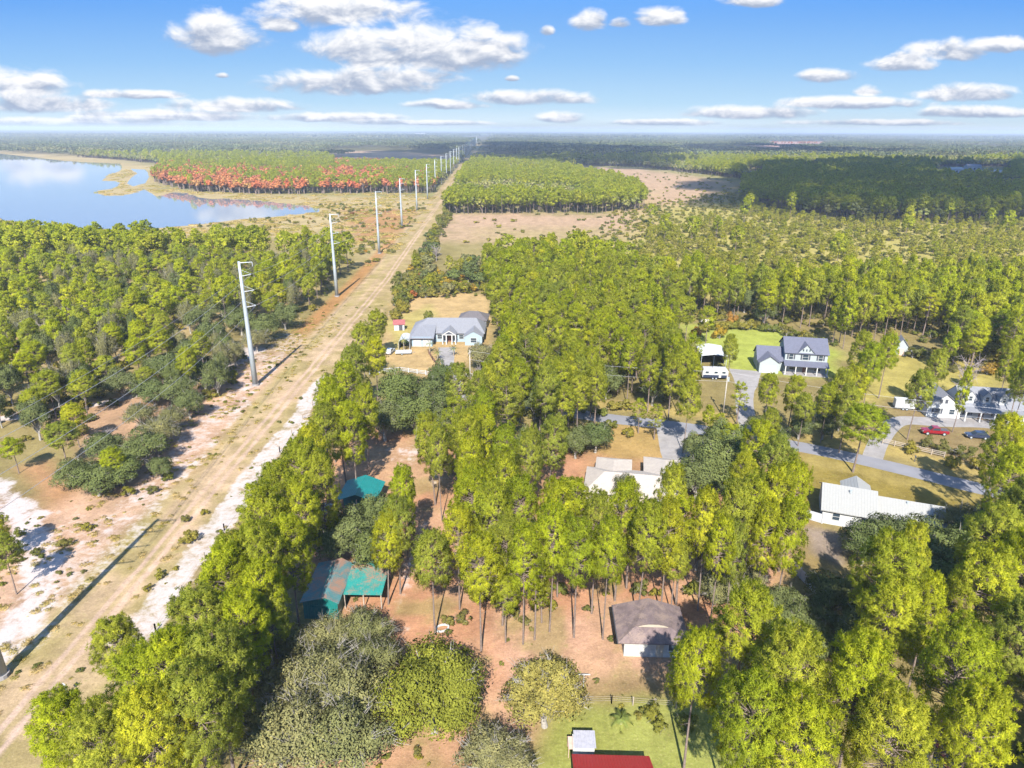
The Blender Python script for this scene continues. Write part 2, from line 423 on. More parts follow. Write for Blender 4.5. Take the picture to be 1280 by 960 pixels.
# ------------------------------------------------------------------ the ground: one sheet to the horizon, with its cover in vertex attributes
def axis_lines(lo, hi, step, far, grow):
    mid = np.arange(lo, hi + 1e-6, step)
    up, st = [hi], step
    while up[-1] < far:
        st *= grow; up.append(up[-1] + st)
    return mid, np.array(up[1:])
ym, yu = axis_lines(40, 310, 1.0, 26000, 1.035)
YL = np.concatenate([np.arange(-400, 40, 20.0), ym, yu])
xm, xu = axis_lines(-130, 150, 1.0, 20000, 1.06)
_, xl = axis_lines(-150, 130, 1.0, 20000, 1.06)
XL = np.unique(np.round(np.concatenate([-xl[::-1], xm, xu, np.arange(-61.5, -52.5, 0.3)]), 2))
gx, gy = np.meshgrid(XL, YL)
GXf, GYf = gx.ravel(), gy.ravel()
GP = lambda pts: [tuple(G(x, y)) for x, y in pts]
corr_x = lambda y: -57.0 - 0.0325 * np.maximum(0, y - 300)      # line of the dirt track along the power lines

colr = np.zeros((len(GXf), 3)); sand = np.zeros(len(GXf))
nz1 = fbm(GXf / 9.0, GYf / 9.0, 5); nz2 = fbm(GXf / 3.1 + 40, GYf / 3.1 + 7, 4); nzL = fbm(GXf / 160.0 + 3, GYf / 160.0, 4)
far_f = np.clip((GYf - 250) / 500, 0, 1)[:, None]
floor_c = np.array([0.17, 0.135, 0.055]); floor_far = np.array([0.17, 0.155, 0.06])
colr[:] = floor_c * (1 - far_f) + floor_far * far_f
colr *= (0.75 + 0.5 * nz1)[:, None]
colr *= (1 - 0.55 * np.clip((GYf - 1300) / 700, 0, 1))[:, None]
def wpoly(px_pts, soft, wob=2.0, world=False):
    P = px_pts if world else GP(px_pts)
    d = polydist(GXf, GYf, P, True)
    d = np.where(inpoly(GXf, GYf, P), d, -d) + (nz1 - 0.5) * wob * 2.4
    return np.clip(0.5 + d / (2 * soft), 0, 1)
def wline(px_pts, half, soft, wob=0.6, world=False):
    P = px_pts if world else GP(px_pts)
    d = half - polydist(GXf, GYf, P, False) + (nz2 - 0.5) * wob * 2
    return np.clip(0.5 + d / (2 * soft), 0, 1)
def lay(w, c, amt=1.0, var=0.25):
    global colr
    w = (w * amt)[:, None]
    cc = np.array(c)[None] * (1 + var * 2 * (nz2 - 0.5))[:, None]
    colr = colr * (1 - w) + cc * w
STRAW, STRAWP, DRY, OLIVE, LAWN = (0.29, 0.150, 0.085), (0.33, 0.20, 0.135), (0.29, 0.21, 0.125), (0.185, 0.155, 0.045), (0.19, 0.20, 0.05)
TANY, FIELD, MARSH, YSCRUB, BROWNL = (0.31, 0.215, 0.10), (0.285, 0.195, 0.125), (0.27, 0.21, 0.105), (0.25, 0.215, 0.065), (0.16, 0.115, 0.05)
# open country far off: scrub plains, brown fields and the marsh round the lake
lay(wpoly([(780, 235), (900, 235), (1000, 265), (1700, 285), (1700, 385), (1100, 385), (880, 370), (730, 310), (760, 270)], 10, 8), YSCRUB)
lay(wpoly([(545, 268), (640, 266), (740, 270), (800, 262), (795, 292), (735, 306), (640, 306), (545, 300)], 16, 16), FIELD)
lay(wpoly([(600, 285), (760, 285), (800, 300), (730, 330), (600, 330)], 20, 14), (0.23, 0.185, 0.08), 0.7)
lay(wpoly([(690, 207), (800, 211), (915, 228), (900, 250), (800, 262), (790, 250), (800, 238), (740, 218), (640, 210)], 25, 15), FIELD)
lay(wpoly([(405, 190), (470, 188), (570, 194), (560, 205), (420, 203)], 30, 10), FIELD)
lay(wpoly([(950, 177), (1040, 177), (1040, 184), (950, 184)], 60, 10), (0.33, 0.20, 0.15))
lay(wpoly([(-100, 300), (-100, 182), (130, 196), (200, 208), (200, 236), (300, 242), (430, 246), (545, 246), (520, 310), (490, 345), (420, 300), (300, 296), (0, 300)], 12, 8), MARSH)
lay(wpoly([(430, 262), (520, 262), (505, 300), (440, 300)], 10, 8), (0.25, 0.115, 0.045), 0.7)
# the power line corridor
cx_ = corr_x(GYf)
cor = np.clip((GXf - (cx_ - 12) + (nz1 - 0.5) * 5) / 2.5, 0, 1) * np.clip(((cx_ + 9.5) - GXf + (nz1 - 0.5) * 4) / 2.0, 0, 1) * (GYf > -400)
cor = np.where(GYf > 3500, 0, cor)
lay(cor, DRY)
lay(cor * np.clip((nz1 - 0.46) * 6, 0, 1), OLIVE, 0.55)
lay(cor * np.clip((nz2 - 0.55) * 6, 0, 1), (0.33, 0.235, 0.15), 0.5)
mid = np.clip((2.5 - abs(GXf - (cx_ - 6.5))) / 1.5, 0, 1)
lay(mid * cor, (0.22, 0.185, 0.06), 0.4)
lay(cor * np.clip((GYf - 190) / 60, 0, 1) * np.clip((GXf - cx_ + 4) / 2, 0, 1), OLIVE, 0.4)
lay(np.clip((GXf - (cx_ - 18)) / 3, 0, 1) * np.clip((cx_ - 9 - GXf) / 3, 0, 1) * np.clip((GYf - 200) / 30, 0, 1) * (GYf < 420), (0.27, 0.13, 0.05), 0.75)
# tracks: two bare ruts
for off in (-0.95, 0.95):
    rut = np.clip((0.55 - abs(GXf - cx_ - off - (nz1 - 0.5) * 1.0) + (nz2 - 0.5) * 0.35) / 0.3, 0, 1) * (GYf < 2500)
    lay(rut, (0.36, 0.26, 0.205), 0.5 + 0.4 * np.clip((nz1 - 0.3) * 3, 0, 1), 0.2)
rutw = np.clip((1.9 - abs(GXf - cx_) + (nz2 - 0.5) * 1.6) / 1.0, 0, 1) * (GYf < 2500) * np.clip((GYf - 60) / 20, 0, 1)
lay(rutw * (1 - np.clip((0.45 - abs(GXf - cx_)) / 0.2, 0, 1)), (0.31, 0.215, 0.14), 0.45)
sand = np.maximum(sand, 0.38 * rutw * np.clip((nz1 - 0.45) * 4, 0, 1) * 0.7)
# white sand strips either side
def strip(x0, half, y0, y1, amt):
    w = np.clip((half - abs(GXf - (x0(GYf) if callable(x0) else x0) - (nz1 - 0.5) * 4)) / 1.4 + 0.5, 0, 1)
    return amt * w * np.clip((GYf - y0) / 12, 0, 1) * np.clip((y1 - GYf) / 12, 0, 1)
sand = np.maximum(sand, strip(-50.8, 3.0, 62, 185, 0.84))
sand = np.maximum(sand, strip(lambda y: -67.0 - np.maximum(0, y - 110) * 0.06, 5.0, 62, 230, 0.60))
sand = np.maximum(sand, wline([(225, 475), (275, 455), (310, 440)], 7, 3, 3) * 0.85)
# clearing on the left with its white track
lay(wpoly([(-200, 540), (60, 520), (130, 590), (150, 640), (240, 590), (330, 470), (250, 450), (130, 500), (-300, 560), (-300, 800), (20, 760), (140, 660)], 3, 2), (0.27, 0.165, 0.10), 0.9)
lay(wpoly([(20, 585), (60, 575), (110, 620), (160, 650), (60, 640)], 2, 2), (0.30, 0.15, 0.08), 0.7)
lay(np.clip((GXf + 84) / 5, 0, 1) * np.clip((-64 - GXf) / 3, 0, 1) * np.clip((GYf - 50) / 20, 0, 1) * np.clip((215 - GYf) / 25, 0, 1), (0.33, 0.215, 0.145), 0.8)
sand = np.maximum(sand, wline([(-300, 560), (-60, 530), (0, 524), (40, 519), (110, 508), (170, 495), (230, 470), (280, 452)], 1.8, 0.8) * 0.95)
sand = np.maximum(sand, wline([(-60, 590), (0, 612), (35, 650), (55, 700), (40, 760), (-20, 840)], 3.2, 1.5, 1.5) * 0.92)
sand = np.maximum(sand, wpoly([(40, 625), (140, 640), (200, 610), (150, 690), (70, 730)], 3, 4) * 0.42)
# pine straw yard in the middle
lay(wpoly([(425, 550), (470, 535), (540, 540), (560, 620), (640, 700), (760, 720), (890, 690), (960, 690), (960, 790), (880, 800), (800, 850), (690, 870), (650, 920), (600, 975), (300, 975), (440, 780), (370, 720), (400, 620)], 3, 3), STRAW)
lay(wpoly([(520, 560), (1000, 560), (1000, 700), (860, 760), (540, 760)], 3, 3), STRAW, 0.7)
lay(wpoly([(620, 770), (760, 760), (900, 820), (800, 870), (700, 870), (640, 930), (610, 900)], 3, 4), STRAWP, 0.85)
lay(wpoly([(460, 560), (525, 545), (540, 600), (470, 605)], 2, 2), (0.30, 0.19, 0.11), 0.8)
sand = np.maximum(sand, wpoly([(470, 560), (540, 552), (540, 590), (500, 590)], 2, 4) * 0.55)
sand = np.maximum(sand, wline([(545, 590), (535, 640), (522, 700), (500, 750), (490, 800)], 1.5, 1.5, 3) * 0.52)
sand = np.maximum(sand, wpoly([(765, 820), (840, 830), (830, 865), (780, 850)], 1.5, 2) * 0.5)
lay(wpoly([(690, 850), (860, 835), (870, 880), (690, 885)], 1.5, 2), BROWNL, 0.75)
lay(wpoly([(-500, 320), (400, 325), (400, 360), (330, 395), (210, 430), (100, 480), (-500, 520)], 4, 4), (0.27, 0.20, 0.10), 0.8)
# straw mixed with bare patches and thin weeds
yardw = wpoly([(425, 550), (540, 540), (560, 620), (640, 700), (760, 720), (960, 690), (960, 790), (800, 860), (690, 870), (650, 920), (600, 975), (300, 975), (440, 780), (400, 620)], 3, 3)
lay(yardw * np.clip((fbm(GXf / 7 + 31, GYf / 7 + 5, 4) - 0.5) * 7, 0, 1), (0.31, 0.19, 0.115), 0.65)
lay(yardw * np.clip((fbm(GXf / 5 + 3, GYf / 5 + 77, 4) - 0.56) * 8, 0, 1), (0.19, 0.155, 0.06), 0.6)
# lawns
lay(wpoly([(690, 882), (800, 875), (960, 880), (1000, 990), (660, 990), (680, 920)], 1.5, 1.5), LAWN, 0.95)
lay(wpoly([(1000, 900), (1400, 900), (1400, 1000), (990, 1000)], 3, 3), OLIVE, 0.8)
lay(wpoly([(985, 570), (1060, 570), (1180, 605), (1400, 650), (1400, 760), (1240, 640), (1160, 640), (1040, 620), (980, 650)], 2, 2), (0.165, 0.125, 0.03), 0.95)
lay(wpoly([(990, 655), (1055, 665), (1060, 720), (1040, 790), (990, 720)], 1.5, 2), (0.17, 0.125, 0.05), 0.85)
lay(wpoly([(1005, 658), (1050, 668), (1050, 705), (1015, 690)], 1, 1.5), (0.19, 0.15, 0.13), 0.75)
lay(wpoly([(845, 405), (960, 405), (1045, 440), (1050, 470), (930, 470), (880, 440)], 3, 3), (0.21, 0.235, 0.045), 0.95)
lay(wpoly([(490, 380), (515, 365), (612, 368), (616, 440), (540, 480), (470, 440)], 2, 2.5), TANY, 0.95)
lay(wpoly([(480, 400), (540, 380), (550, 400), (500, 440)], 2, 2.5), (0.24, 0.22, 0.06), 0.6)
lay(wpoly([(1060, 450), (1110, 440), (1250, 445), (1290, 470), (1200, 490), (1120, 500), (1060, 500)], 3, 3), (0.24, 0.20, 0.055), 0.95)
lay(wpoly([(1110, 500), (1290, 510), (1290, 600), (1150, 575)], 3, 3), (0.16, 0.115, 0.055), 0.85)
lay(wline([(700, 505), (760, 506), (860, 516), (905, 522), (1000, 542), (1120, 566), (1290, 606)], 3.0, 1.2, 1.2), (0.25, 0.19, 0.065), 0.9)
lay(wline([(740, 534), (830, 545), (900, 548), (1000, 572), (1150, 605), (1290, 640)], 2.8, 1.2, 1.2), (0.20, 0.155, 0.05), 0.9)
lay(wpoly([(760, 528), (845, 535), (845, 575), (770, 575), (735, 560)], 1.5, 1.5), (0.25, 0.165, 0.06), 0.9)
lay(wpoly([(690, 572), (735, 572), (725, 600), (690, 600)], 1.5, 1.5), STRAW, 0.95)
lay(wpoly([(540, 470), (590, 465), (600, 490), (560, 500)], 1.5, 1.5), TANY, 0.8)
colr = np.clip(colr * np.array([0.86, 0.86, 0.87]), 0.01, 0.6)

def ground_mat():
    m, t = new_mat('ground_cover')
    ca = N(t, 'ShaderNodeAttribute', attribute_name='cover')
    sa = N(t, 'ShaderNodeAttribute', attribute_name='sand')
    tcn = N(t, 'ShaderNodeTexCoord'); P = tcn.outputs['Object']
    nA, nB, nC = noise(t, P, 0.9, 8, 0.65), noise(t, P, 0.22, 8, 0.7, 0.4), noise(t, P, 3.5, 5, 0.7)
    k = math_(t, 'ADD', math_(t, 'MULTIPLY', nA, 0.9), math_(t, 'ADD', math_(t, 'MULTIPLY', nB, 1.0), math_(t, 'MULTIPLY', nC, 0.8)))
    k = math_(t, 'SUBTRACT', k, 0.33)
    sc = N(t, 'ShaderNodeVectorMath', op='SCALE'); link(t, ca.outputs['Color'], sc.inputs[0]); link(t, k, sc.inputs['Scale'])
    # weeds: darker green specks, dead grass: paler specks
    c = mixc(t, maprange(t, nA, 0.56, 0.68, 0.0, 0.38), sc.outputs[0], (0.10, 0.11, 0.025))
    c = mixc(t, maprange(t, nC, 0.57, 0.70, 0.0, 0.42), c, (0.34, 0.26, 0.165))
    nD = noise(t, P, 1.7, 6, 0.75)
    c = mixc(t, maprange(t, nD, 0.53, 0.66, 0.0, 0.35), c, (0.115, 0.085, 0.04))
    sn = math_(t, 'ADD', math_(t, 'MULTIPLY', math_(t, 'SUBTRACT', nB, 0.5), 1.7), math_(t, 'ADD', sa.outputs['Fac'], math_(t, 'MULTIPLY', math_(t, 'SUBTRACT', nA, 0.5), 1.0)))
    sw = maprange(t, sn, 0.45, 0.95)
    sw = math_(t, 'MULTIPLY', sw, maprange(t, sa.outputs['Fac'], 0.02, 0.2))
    sandc = mixc(t, nC, (0.27, 0.225, 0.205), (0.40, 0.37, 0.365))
    c = mixc(t, math_(t, 'MULTIPLY', sw, 0.9), c, sandc)
    b = N(t, 'ShaderNodeBsdfDiffuse'); link(t, c, b.inputs[0])
    bp = N(t, 'ShaderNodeBump'); bp.inputs['Strength'].default_value = 0.5; bp.inputs['Distance'].default_value = 0.25
    link(t, math_(t, 'ADD', nA, math_(t, 'MULTIPLY', nC, 0.4)), bp.inputs['Height']); link(t, bp.outputs[0], b.inputs['Normal'])
    out(t, b.outputs[0])
    return m
nx, ny = len(XL), len(YL)
ii = np.arange(nx * ny).reshape(ny, nx)
F = np.stack([ii[:-1, :-1], ii[:-1, 1:], ii[1:, 1:], ii[1:, :-1]], -1).reshape(-1, 4)
gm = np_mesh('ground', np.stack([GXf, GYf, np.zeros_like(GXf)], -1), F, mat=ground_mat(), smooth=True)
a_ = gm.attributes.new('cover', 'FLOAT_COLOR', 'POINT'); a_.data.foreach_set('color', np.concatenate([colr, np.ones((len(colr), 1))], 1).astype(np.float32).ravel())
a_ = gm.attributes.new('sand', 'FLOAT', 'POINT'); a_.data.foreach_set('value', sand.astype(np.float32))
tag(link_obj('ground', gm), kind='structure')

# ------------------------------------------------------------------ lake
def water_mat():
    m, t = new_mat('lake_water')
    b = N(t, 'ShaderNodeBsdfPrincipled')
    b.inputs['Base Color'].default_value = (0.15, 0.17, 0.195, 1); b.inputs['Roughness'].default_value = 0.04; b.inputs['IOR'].default_value = 1.45
    tcn = N(t, 'ShaderNodeTexCoord')
    bp = N(t, 'ShaderNodeBump'); bp.inputs['Strength'].default_value = 0.04; bp.inputs['Distance'].default_value = 0.05
    link(t, noise(t, tcn.outputs['Object'], 0.35, 3), bp.inputs['Height']); link(t, bp.outputs[0], b.inputs['Normal'])
    out(t, b.outputs[0]); return m
M_WATER = water_mat()
def sheet(name, pts, z, mat, rough=0.0, closed_subdiv=6):
    """flat sheet from a world outline, its edge roughened"""
    P = []
    n = len(pts)
    for i in range(n):
        a, b = np.array(pts[i]), np.array(pts[(i + 1) % n])
        for k in range(closed_subdiv):
            p = a + (b - a) * k / closed_subdiv
            if rough:
                p = p + (np.array([vnoise(np.array(p[0] / rough / 3), np.array(p[1] / rough / 3)), vnoise(np.array(p[0] / rough / 3 + 50), np.array(p[1] / rough / 3 + 9))]) - 0.5) * rough
            P.append((p[0], p[1], 0.0))
    from mathutils.geometry import tessellate_polygon
    tris = tessellate_polygon([[Vector(p) for p in P]])
    F = []
    for t in tris:
        (x0, y0, _), (x1, y1, _), (x2, y2, _) = P[t[0]], P[t[1]], P[t[2]]
        F.append(t if (x1 - x0) * (y2 - y0) - (x2 - x0) * (y1 - y0) > 0 else (t[0], t[2], t[1]))
    me = np_mesh(name, [(p[0], p[1], z) for p in P], F, mat=mat)
    return link_obj(name, me)
LAKE = [(-420, 200), (-300, 178), (-150, 182), (0, 192), (40, 196.5), (80, 201), (112, 203), (150, 204.5), (153, 209), (150, 214), (135, 219), (128, 226), (146, 226.5), (152, 230), (140, 236), (121, 238.5),
        (122, 242), (138, 245), (162, 243), (181, 236.5), (187, 240), (196, 246), (207, 243), (217, 240.5), (236, 241.5), (249, 247), (264, 249), (282, 248), (322, 250.5), (352, 254), (382, 256.5),
        (399, 261), (396, 265.5), (376, 268), (341, 271), (302, 274), (271, 278), (241, 281.5), (202, 284.5), (171, 287), (141, 287), (101, 286), (71, 284), (41, 280), (0, 275), (-150, 262), (-420, 250)]
tag(sheet('lake', GP(LAKE), 0.012, M_WATER, 3.0), kind='structure')
tag(sheet('marsh_pool', GP([(163, 211), (182, 212), (187, 221), (181, 229), (166, 233), (158, 229), (164, 222), (172, 217)]), 0.012, M_WATER, 2.0), kind='structure')

# ------------------------------------------------------------------ road, drives
def ribbon(name, px_pts, width, z, mat, world=None):
    P = np.array(world if world is not None else GP(px_pts), float)
    # Catmull-Rom through the points
    Q = []
    for i in range(len(P) - 1):
        p0, p1, p2, p3 = P[max(i - 1, 0)], P[i], P[i + 1], P[min(i + 2, len(P) - 1)]
        for t in np.linspace(0, 1, 10, endpoint=False):
            Q.append(0.5 * (2 * p1 + (p2 - p0) * t + (2 * p0 - 5 * p1 + 4 * p2 - p3) * t * t + (3 * p1 - p0 - 3 * p2 + p3) * t ** 3))
    Q.append(P[-1]); Q = np.array(Q)
    T = np.gradient(Q, axis=0); T /= np.linalg.norm(T, axis=1)[:, None] + 1e-9
    Nn = np.stack([-T[:, 1], T[:, 0]], -1)
    w = np.interp(np.linspace(0, 1, len(Q)), np.linspace(0, 1, len(width)), width) if isinstance(width, (list, tuple)) else np.full(len(Q), width)
    wob = 1 + 0.06 * (vnoise(Q[:, 0] / 2, Q[:, 1] / 2) - 0.5)
    L, Rr = Q + Nn * (w * wob / 2)[:, None], Q - Nn * (w * wob / 2)[:, None]
    n = len(Q)
    V = np.concatenate([np.c_[L, np.full(n, z)], np.c_[Rr, np.full(n, z)]])
    F = np.stack([np.arange(n, 2 * n - 1), np.arange(n + 1, 2 * n), np.arange(1, n), np.arange(0, n - 1)], -1)
    return link_obj(name, np_mesh(name, V, F, mat=mat))
ROAD_W = [(-11, 160.5), (0, 157.5), (12, 153), (22, 149), (41, 143.2), (62.3, 133.6), (75.8, 125.4), (87, 117.3), (96, 111.2), (120, 95), (150, 74)]
tag(ribbon('road', None, [4.2, 5.4, 5.4, 5.4, 5.2, 5.2, 5.2, 5.2], 0.012, M_ROAD, ROAD_W), kind='structure')
tag(ribbon('driveway', None, [4.5, 3.6, 3.4, 5.5], 0.008, M_CONC, [(-11.5, 160.5), (-13.8, 167), (-16.6, 178), (-19.0, 190), (-20.5, 204.5)]), kind='structure')
tag(ribbon('driveway', None, [8.2, 6.2], 0.008, M_CONC, [(37.6, 146), (35.5, 133), (34.0, 121)]), kind='structure')
tag(ribbon('driveway', None, [5, 4.2, 4.5, 9], 0.008, M_CONC, [(54.2, 139.5), (56, 150), (59, 161), (63.0, 172), (66.5, 184)]), kind='structure')
tag(ribbon('driveway', None, [4, 4, 6, 4], 0.008, M_CONC, [(74.5, 127), (82, 138), (91, 147.5), (99, 147.5), (110, 146.5), (118, 141.5)]), kind='structure')
tag(sheet('patio', [(71, 92), (79, 89), (81, 95), (73, 98)], 0.008, M_CONC), kind='structure')

# ------------------------------------------------------------------ building helpers (local frame: front faces -y, towards the camera)
def gable_body(mb, axis, x0, x1, y0, y1, ze, zr, z0=0.0):
    if axis == 'x':
        mb.prism([(y0, z0), (y1, z0), (y1, ze), ((y0 + y1) / 2, zr - 0.02), (y0, ze)], 'x', x0, x1)
    else:
        mb.prism([(x0, z0), (x1, z0), (x1, ze), ((x0 + x1) / 2, zr - 0.02), (x0, ze)], 'y', y0, y1)
    return mb
def gable_roof(root, axis, x0, x1, y0, y1, ze, zr, ov, mat, t=0.16, ridge=None, ovg=0.35, name='roof'):
    a0, a1 = (y0, y1) if axis == 'x' else (x0, x1)
    m = (a0 + a1) / 2 if ridge is None else ridge
    s0, s1 = (zr - ze) / (m - a0), (zr - ze) / (a1 - m)
    prof = [(a0 - ov, ze - ov * s0), (m, zr), (a1 + ov, ze - ov * s1), (a1 + ov, ze - ov * s1 + t), (m, zr + t), (a0 - ov, ze - ov * s0 + t)]
    b0, b1 = (x0 - ovg, x1 + ovg) if axis == 'x' else (y0 - ovg, y1 + ovg)
    return MB().prism(prof, axis, b0, b1).build(name, mat, root)
def hip_roof(root, x0, x1, y0, y1, ze, zr, ov, mat, axis='x', ins=None, ins2=None, t=0.18, name='roof'):
    X0, X1, Y0, Y1 = x0 - ov, x1 + ov, y0 - ov, y1 + ov
    if axis == 'x':
        i = (Y1 - Y0) / 2 if ins is None else ins
        j = i if ins2 is None else ins2
        r = [(X0 + i, (Y0 + Y1) / 2), (X1 - j, (Y0 + Y1) / 2)]
        top = [(0, 1, 5, 4), (1, 2, 5), (2, 3, 4, 5), (3, 0, 4)]
    else:
        i = (X1 - X0) / 2 if ins is None else ins
        j = i if ins2 is None else ins2
        r = [((X0 + X1) / 2, Y0 + i), ((X0 + X1) / 2, Y1 - j)]
        top = [(0, 1, 4), (1, 2, 5, 4), (2, 3, 5), (3, 0, 4, 5)]
    zb = ze - 0.12
    V = [(X0, Y0, zb + t), (X1, Y0, zb + t), (X1, Y1, zb + t), (X0, Y1, zb + t), (*r[0], zr), (*r[1], zr),
         (X0, Y0, zb), (X1, Y0, zb), (X1, Y1, zb), (X0, Y1, zb)]
    F = top + [(9, 8, 7, 6), (6, 7, 1, 0), (7, 8, 2, 1), (8, 9, 3, 2), (9, 6, 0, 3)]
    return MB().poly(V, F).build(name, mat, root)
def window(root, p, w, h, face='-y', frame=None, shutters=False, mull=True, name='window'):
    """frame of four bars (and a cross bar) with its pane as a sub-part"""
    frame = frame or M_TRIM
    x, y, z = p
    def bar(mb, u0, u1, v0, v1, d0, d1):
        if face == '-y': mb.box(x + u0, x + u1, y - d1, y - d0, z + v0, z + v1)
        elif face == '+y': mb.box(x + u0, x + u1, y + d0, y + d1, z + v0, z + v1)
        elif face == '-x': mb.box(x - d1, x - d0, y + u0, y + u1, z + v0, z + v1)
        else: mb.box(x + d0, x + d1, y + u0, y + u1, z + v0, z + v1)
        return mb
    f = MB()
    b = 0.09
    bar(f, -w / 2 - b, -w / 2, -h / 2 - b, h / 2 + b, 0.003, 0.09); bar(f, w / 2, w / 2 + b, -h / 2 - b, h / 2 + b, 0.003, 0.09)
    bar(f, -w / 2, w / 2, h / 2, h / 2 + b, 0.003, 0.09); bar(f, -w / 2, w / 2, -h / 2 - b, -h / 2, 0.003, 0.09)
    if mull: bar(f, -w / 2, w / 2, -0.03, 0.03, 0.045, 0.07)
    fo = f.build(name, frame, root)
    bar(MB(), -w / 2, w / 2, -h / 2, h / 2, 0.003, 0.04).build('pane', M_GLASS, fo)
    if shutters:
        for sx in (-1, 1):
            c = sx * (w / 2 + 0.32)
            bar(MB(), c - 0.2, c + 0.2, -h / 2, h / 2, 0.003, 0.05).build('shutter', M_SHUT, root)
    return fo
def door(root, x, y, w=1.0, h=2.1, mat=None, z=0.0):
    d = MB().box(x - w / 2, x + w / 2, y - 0.06, y - 0.003, z + 0.02, z + h).build('door', mat or M_DOOR, root)
    MB().box(x + w / 2 - 0.16, x + w / 2 - 0.08, y - 0.12, y - 0.06, z + 1.0, z + 1.1).build('handle', M_GALV, d)
    return d
def column(root, x, y, z0, z1, w=0.22, mat=None):
    return MB().box(x - w / 2, x + w / 2, y - w / 2, y + w / 2, z0, z1).box(x - w * .7, x + w * .7, y - w * .7, y + w * .7, z0, z0 + .15).box(x - w * .7, x + w * .7, y - w * .7, y + w * .7, z1 - .15, z1).build('column', mat or M_TRIM, root)

# ---- grey roofed ranch house at the end of the north drive
h = thing('ranch_house', 'pale blue ranch house under a large grey shingle roof, white porch gable at its drive', 'house', (-20.5, 207.5, 0), 0.0)
b = MB()
b.box(-11.5, 11.2, 3.0, 15.0, 0, 3.0)
b.box(-11.0, -4.6, -2.2, 3.1, 0, 3.0)
gable_body(b, 'y', 5.6, 11.0, -0.8, 3.1, 3.0, 4.4)
b.build('wall', M_BLUEW, h)
hip_roof(h, -11.5, 11.2, 3.0, 15.0, 3.0, 6.4, 0.6, M_GREYSH, 'x', 5.0, 3.0)
MB().poly([(-11.9, -3.0, 2.9), (-4.0, -3.0, 2.9), (-4.0, 7.5, 5.2), (-9.4, 7.5, 5.2), (-11.9, 5.0, 3.3), (-11.9, -3.0, 2.7), (-4.0, -3.0, 2.7), (-4.0, 7.5, 5.0), (-9.4, 7.5, 5.0), (-11.9, 5.0, 3.1)],
          [(0, 1, 2, 3, 4), (9, 8, 7, 6, 5), (0, 5, 6, 1), (1, 6, 7, 2), (2, 7, 8, 3), (3, 8, 9, 4), (4, 9, 5, 0)]).build('garage_roof', M_GREYSH, h)
gable_roof(h, 'y', 5.6, 11.0, -0.6, 6.0, 3.0, 4.6, 0.4, M_GREYSH, name='wing_roof')
gable_roof(h, 'y', -1.6, 2.6, 0.2, 6.0, 3.4, 4.7, 0.25, M_GREYSH, name='porch_roof')
MB().prism([(-1.7, 3.05), (2.7, 3.05), (2.7, 3.3), (0.5, 4.62), (-1.7, 3.3)], 'y', 0.05, 0.25).build('porch_gable', M_TRIM, h)
MB().prism([(-0.9, 3.35), (1.9, 3.35), (0.5, 4.2)], 'y', -0.02, 0.045).build('gable_vent', M_SHUT, h)
for x in (-1.55, -0.4, 1.4, 2.55): column(h, x, 0.3, 0, 3.05, 0.3)
door(h, 0.5, 3.0, 1.6, 2.3)
window(h, (-2.7, 3.0, 1.7), 1.5, 1.3); window(h, (4.2, 3.0, 1.7), 1.4, 1.3); window(h, (8.3, -0.8, 1.7), 1.8, 1.4)
for x in (-9.3, -6.3): MB().box(x - 1.2, x + 1.2, -2.28, -2.203, 0.05, 2.4).build('garage_door', M_TRIM, h)
# ---- dark roofed building behind it
h = thing('garage_building', 'detached white garage with a dark hipped roof behind the grey roofed ranch house', 'outbuilding', (-12.6, 227.5, 0), R(-4))
MB().box(-5.6, 3.9, -2.2, 6.0, 0, 3.2).build('wall', M_WHITE, h)
hip_roof(h, -5.6, 3.9, -2.2, 6.0, 3.2, 5.4, 0.4, M_BRSH, 'x', 3.6)
door(h, 2.6, -2.2, 1.0, 2.1, M_SHUT); window(h, (0.2, -2.2, 1.6), 1.2, 1.0)
# ---- red roofed shed
h = thing('garden_shed', 'small white shed with a faded red roof and dark doorway beside the corridor trees', 'shed', (-38.3, 223.4, 0), R(8))
gable_body(MB(), 'x', -1.7, 1.7, 0, 3.4, 2.2, 3.3).build('wall', M_WHITE, h)
gable_roof(h, 'x', -1.7, 1.7, 0, 3.4, 2.2, 3.3, 0.25, plain('faded_red_roofing', (0.22, 0.06, 0.06), 0.8, var=0.2), t=0.1)
MB().box(-0.1, 1.1, -0.05, -0.003, 0.05, 1.9).build('doorway', M_DKMETAL, h)
# ---- white arched canopy
h = thing('portable_garage', 'white round topped fabric garage with open front beside the ranch house', 'shelter', (-33.4, 201.6, 0), R(2))
pr = [(-1.7, 0)] + [(-1.7 * math.cos(t), 2.3 + 1.2 * math.sin(t)) for t in np.linspace(0, math.pi, 11)] + [(1.7, 0), (1.62, 0)] + [(1.62 * math.cos(t), 2.3 + 1.1 * math.sin(t)) for t in np.linspace(0, math.pi, 11)] + [(-1.62, 0)]
n_ = len(pr) // 2
mb = MB()
oin = pr[:n_]; inn = pr[n_:][::-1]
for k in range(n_ - 1):
    q = [oin[k], oin[k + 1], inn[k + 1], inn[k]]
    mb.prism(q, 'y', 0, 7.0)
mb.build('fabric_cover', M_WHITE, h)
for y in (0.3, 3.5, 6.7):
    MB().tube([(p[0] * 0.97, y, p[1] * 0.97 + 0.02) for p in oin], 0.04, 5).build('hoop', M_GALV, h)
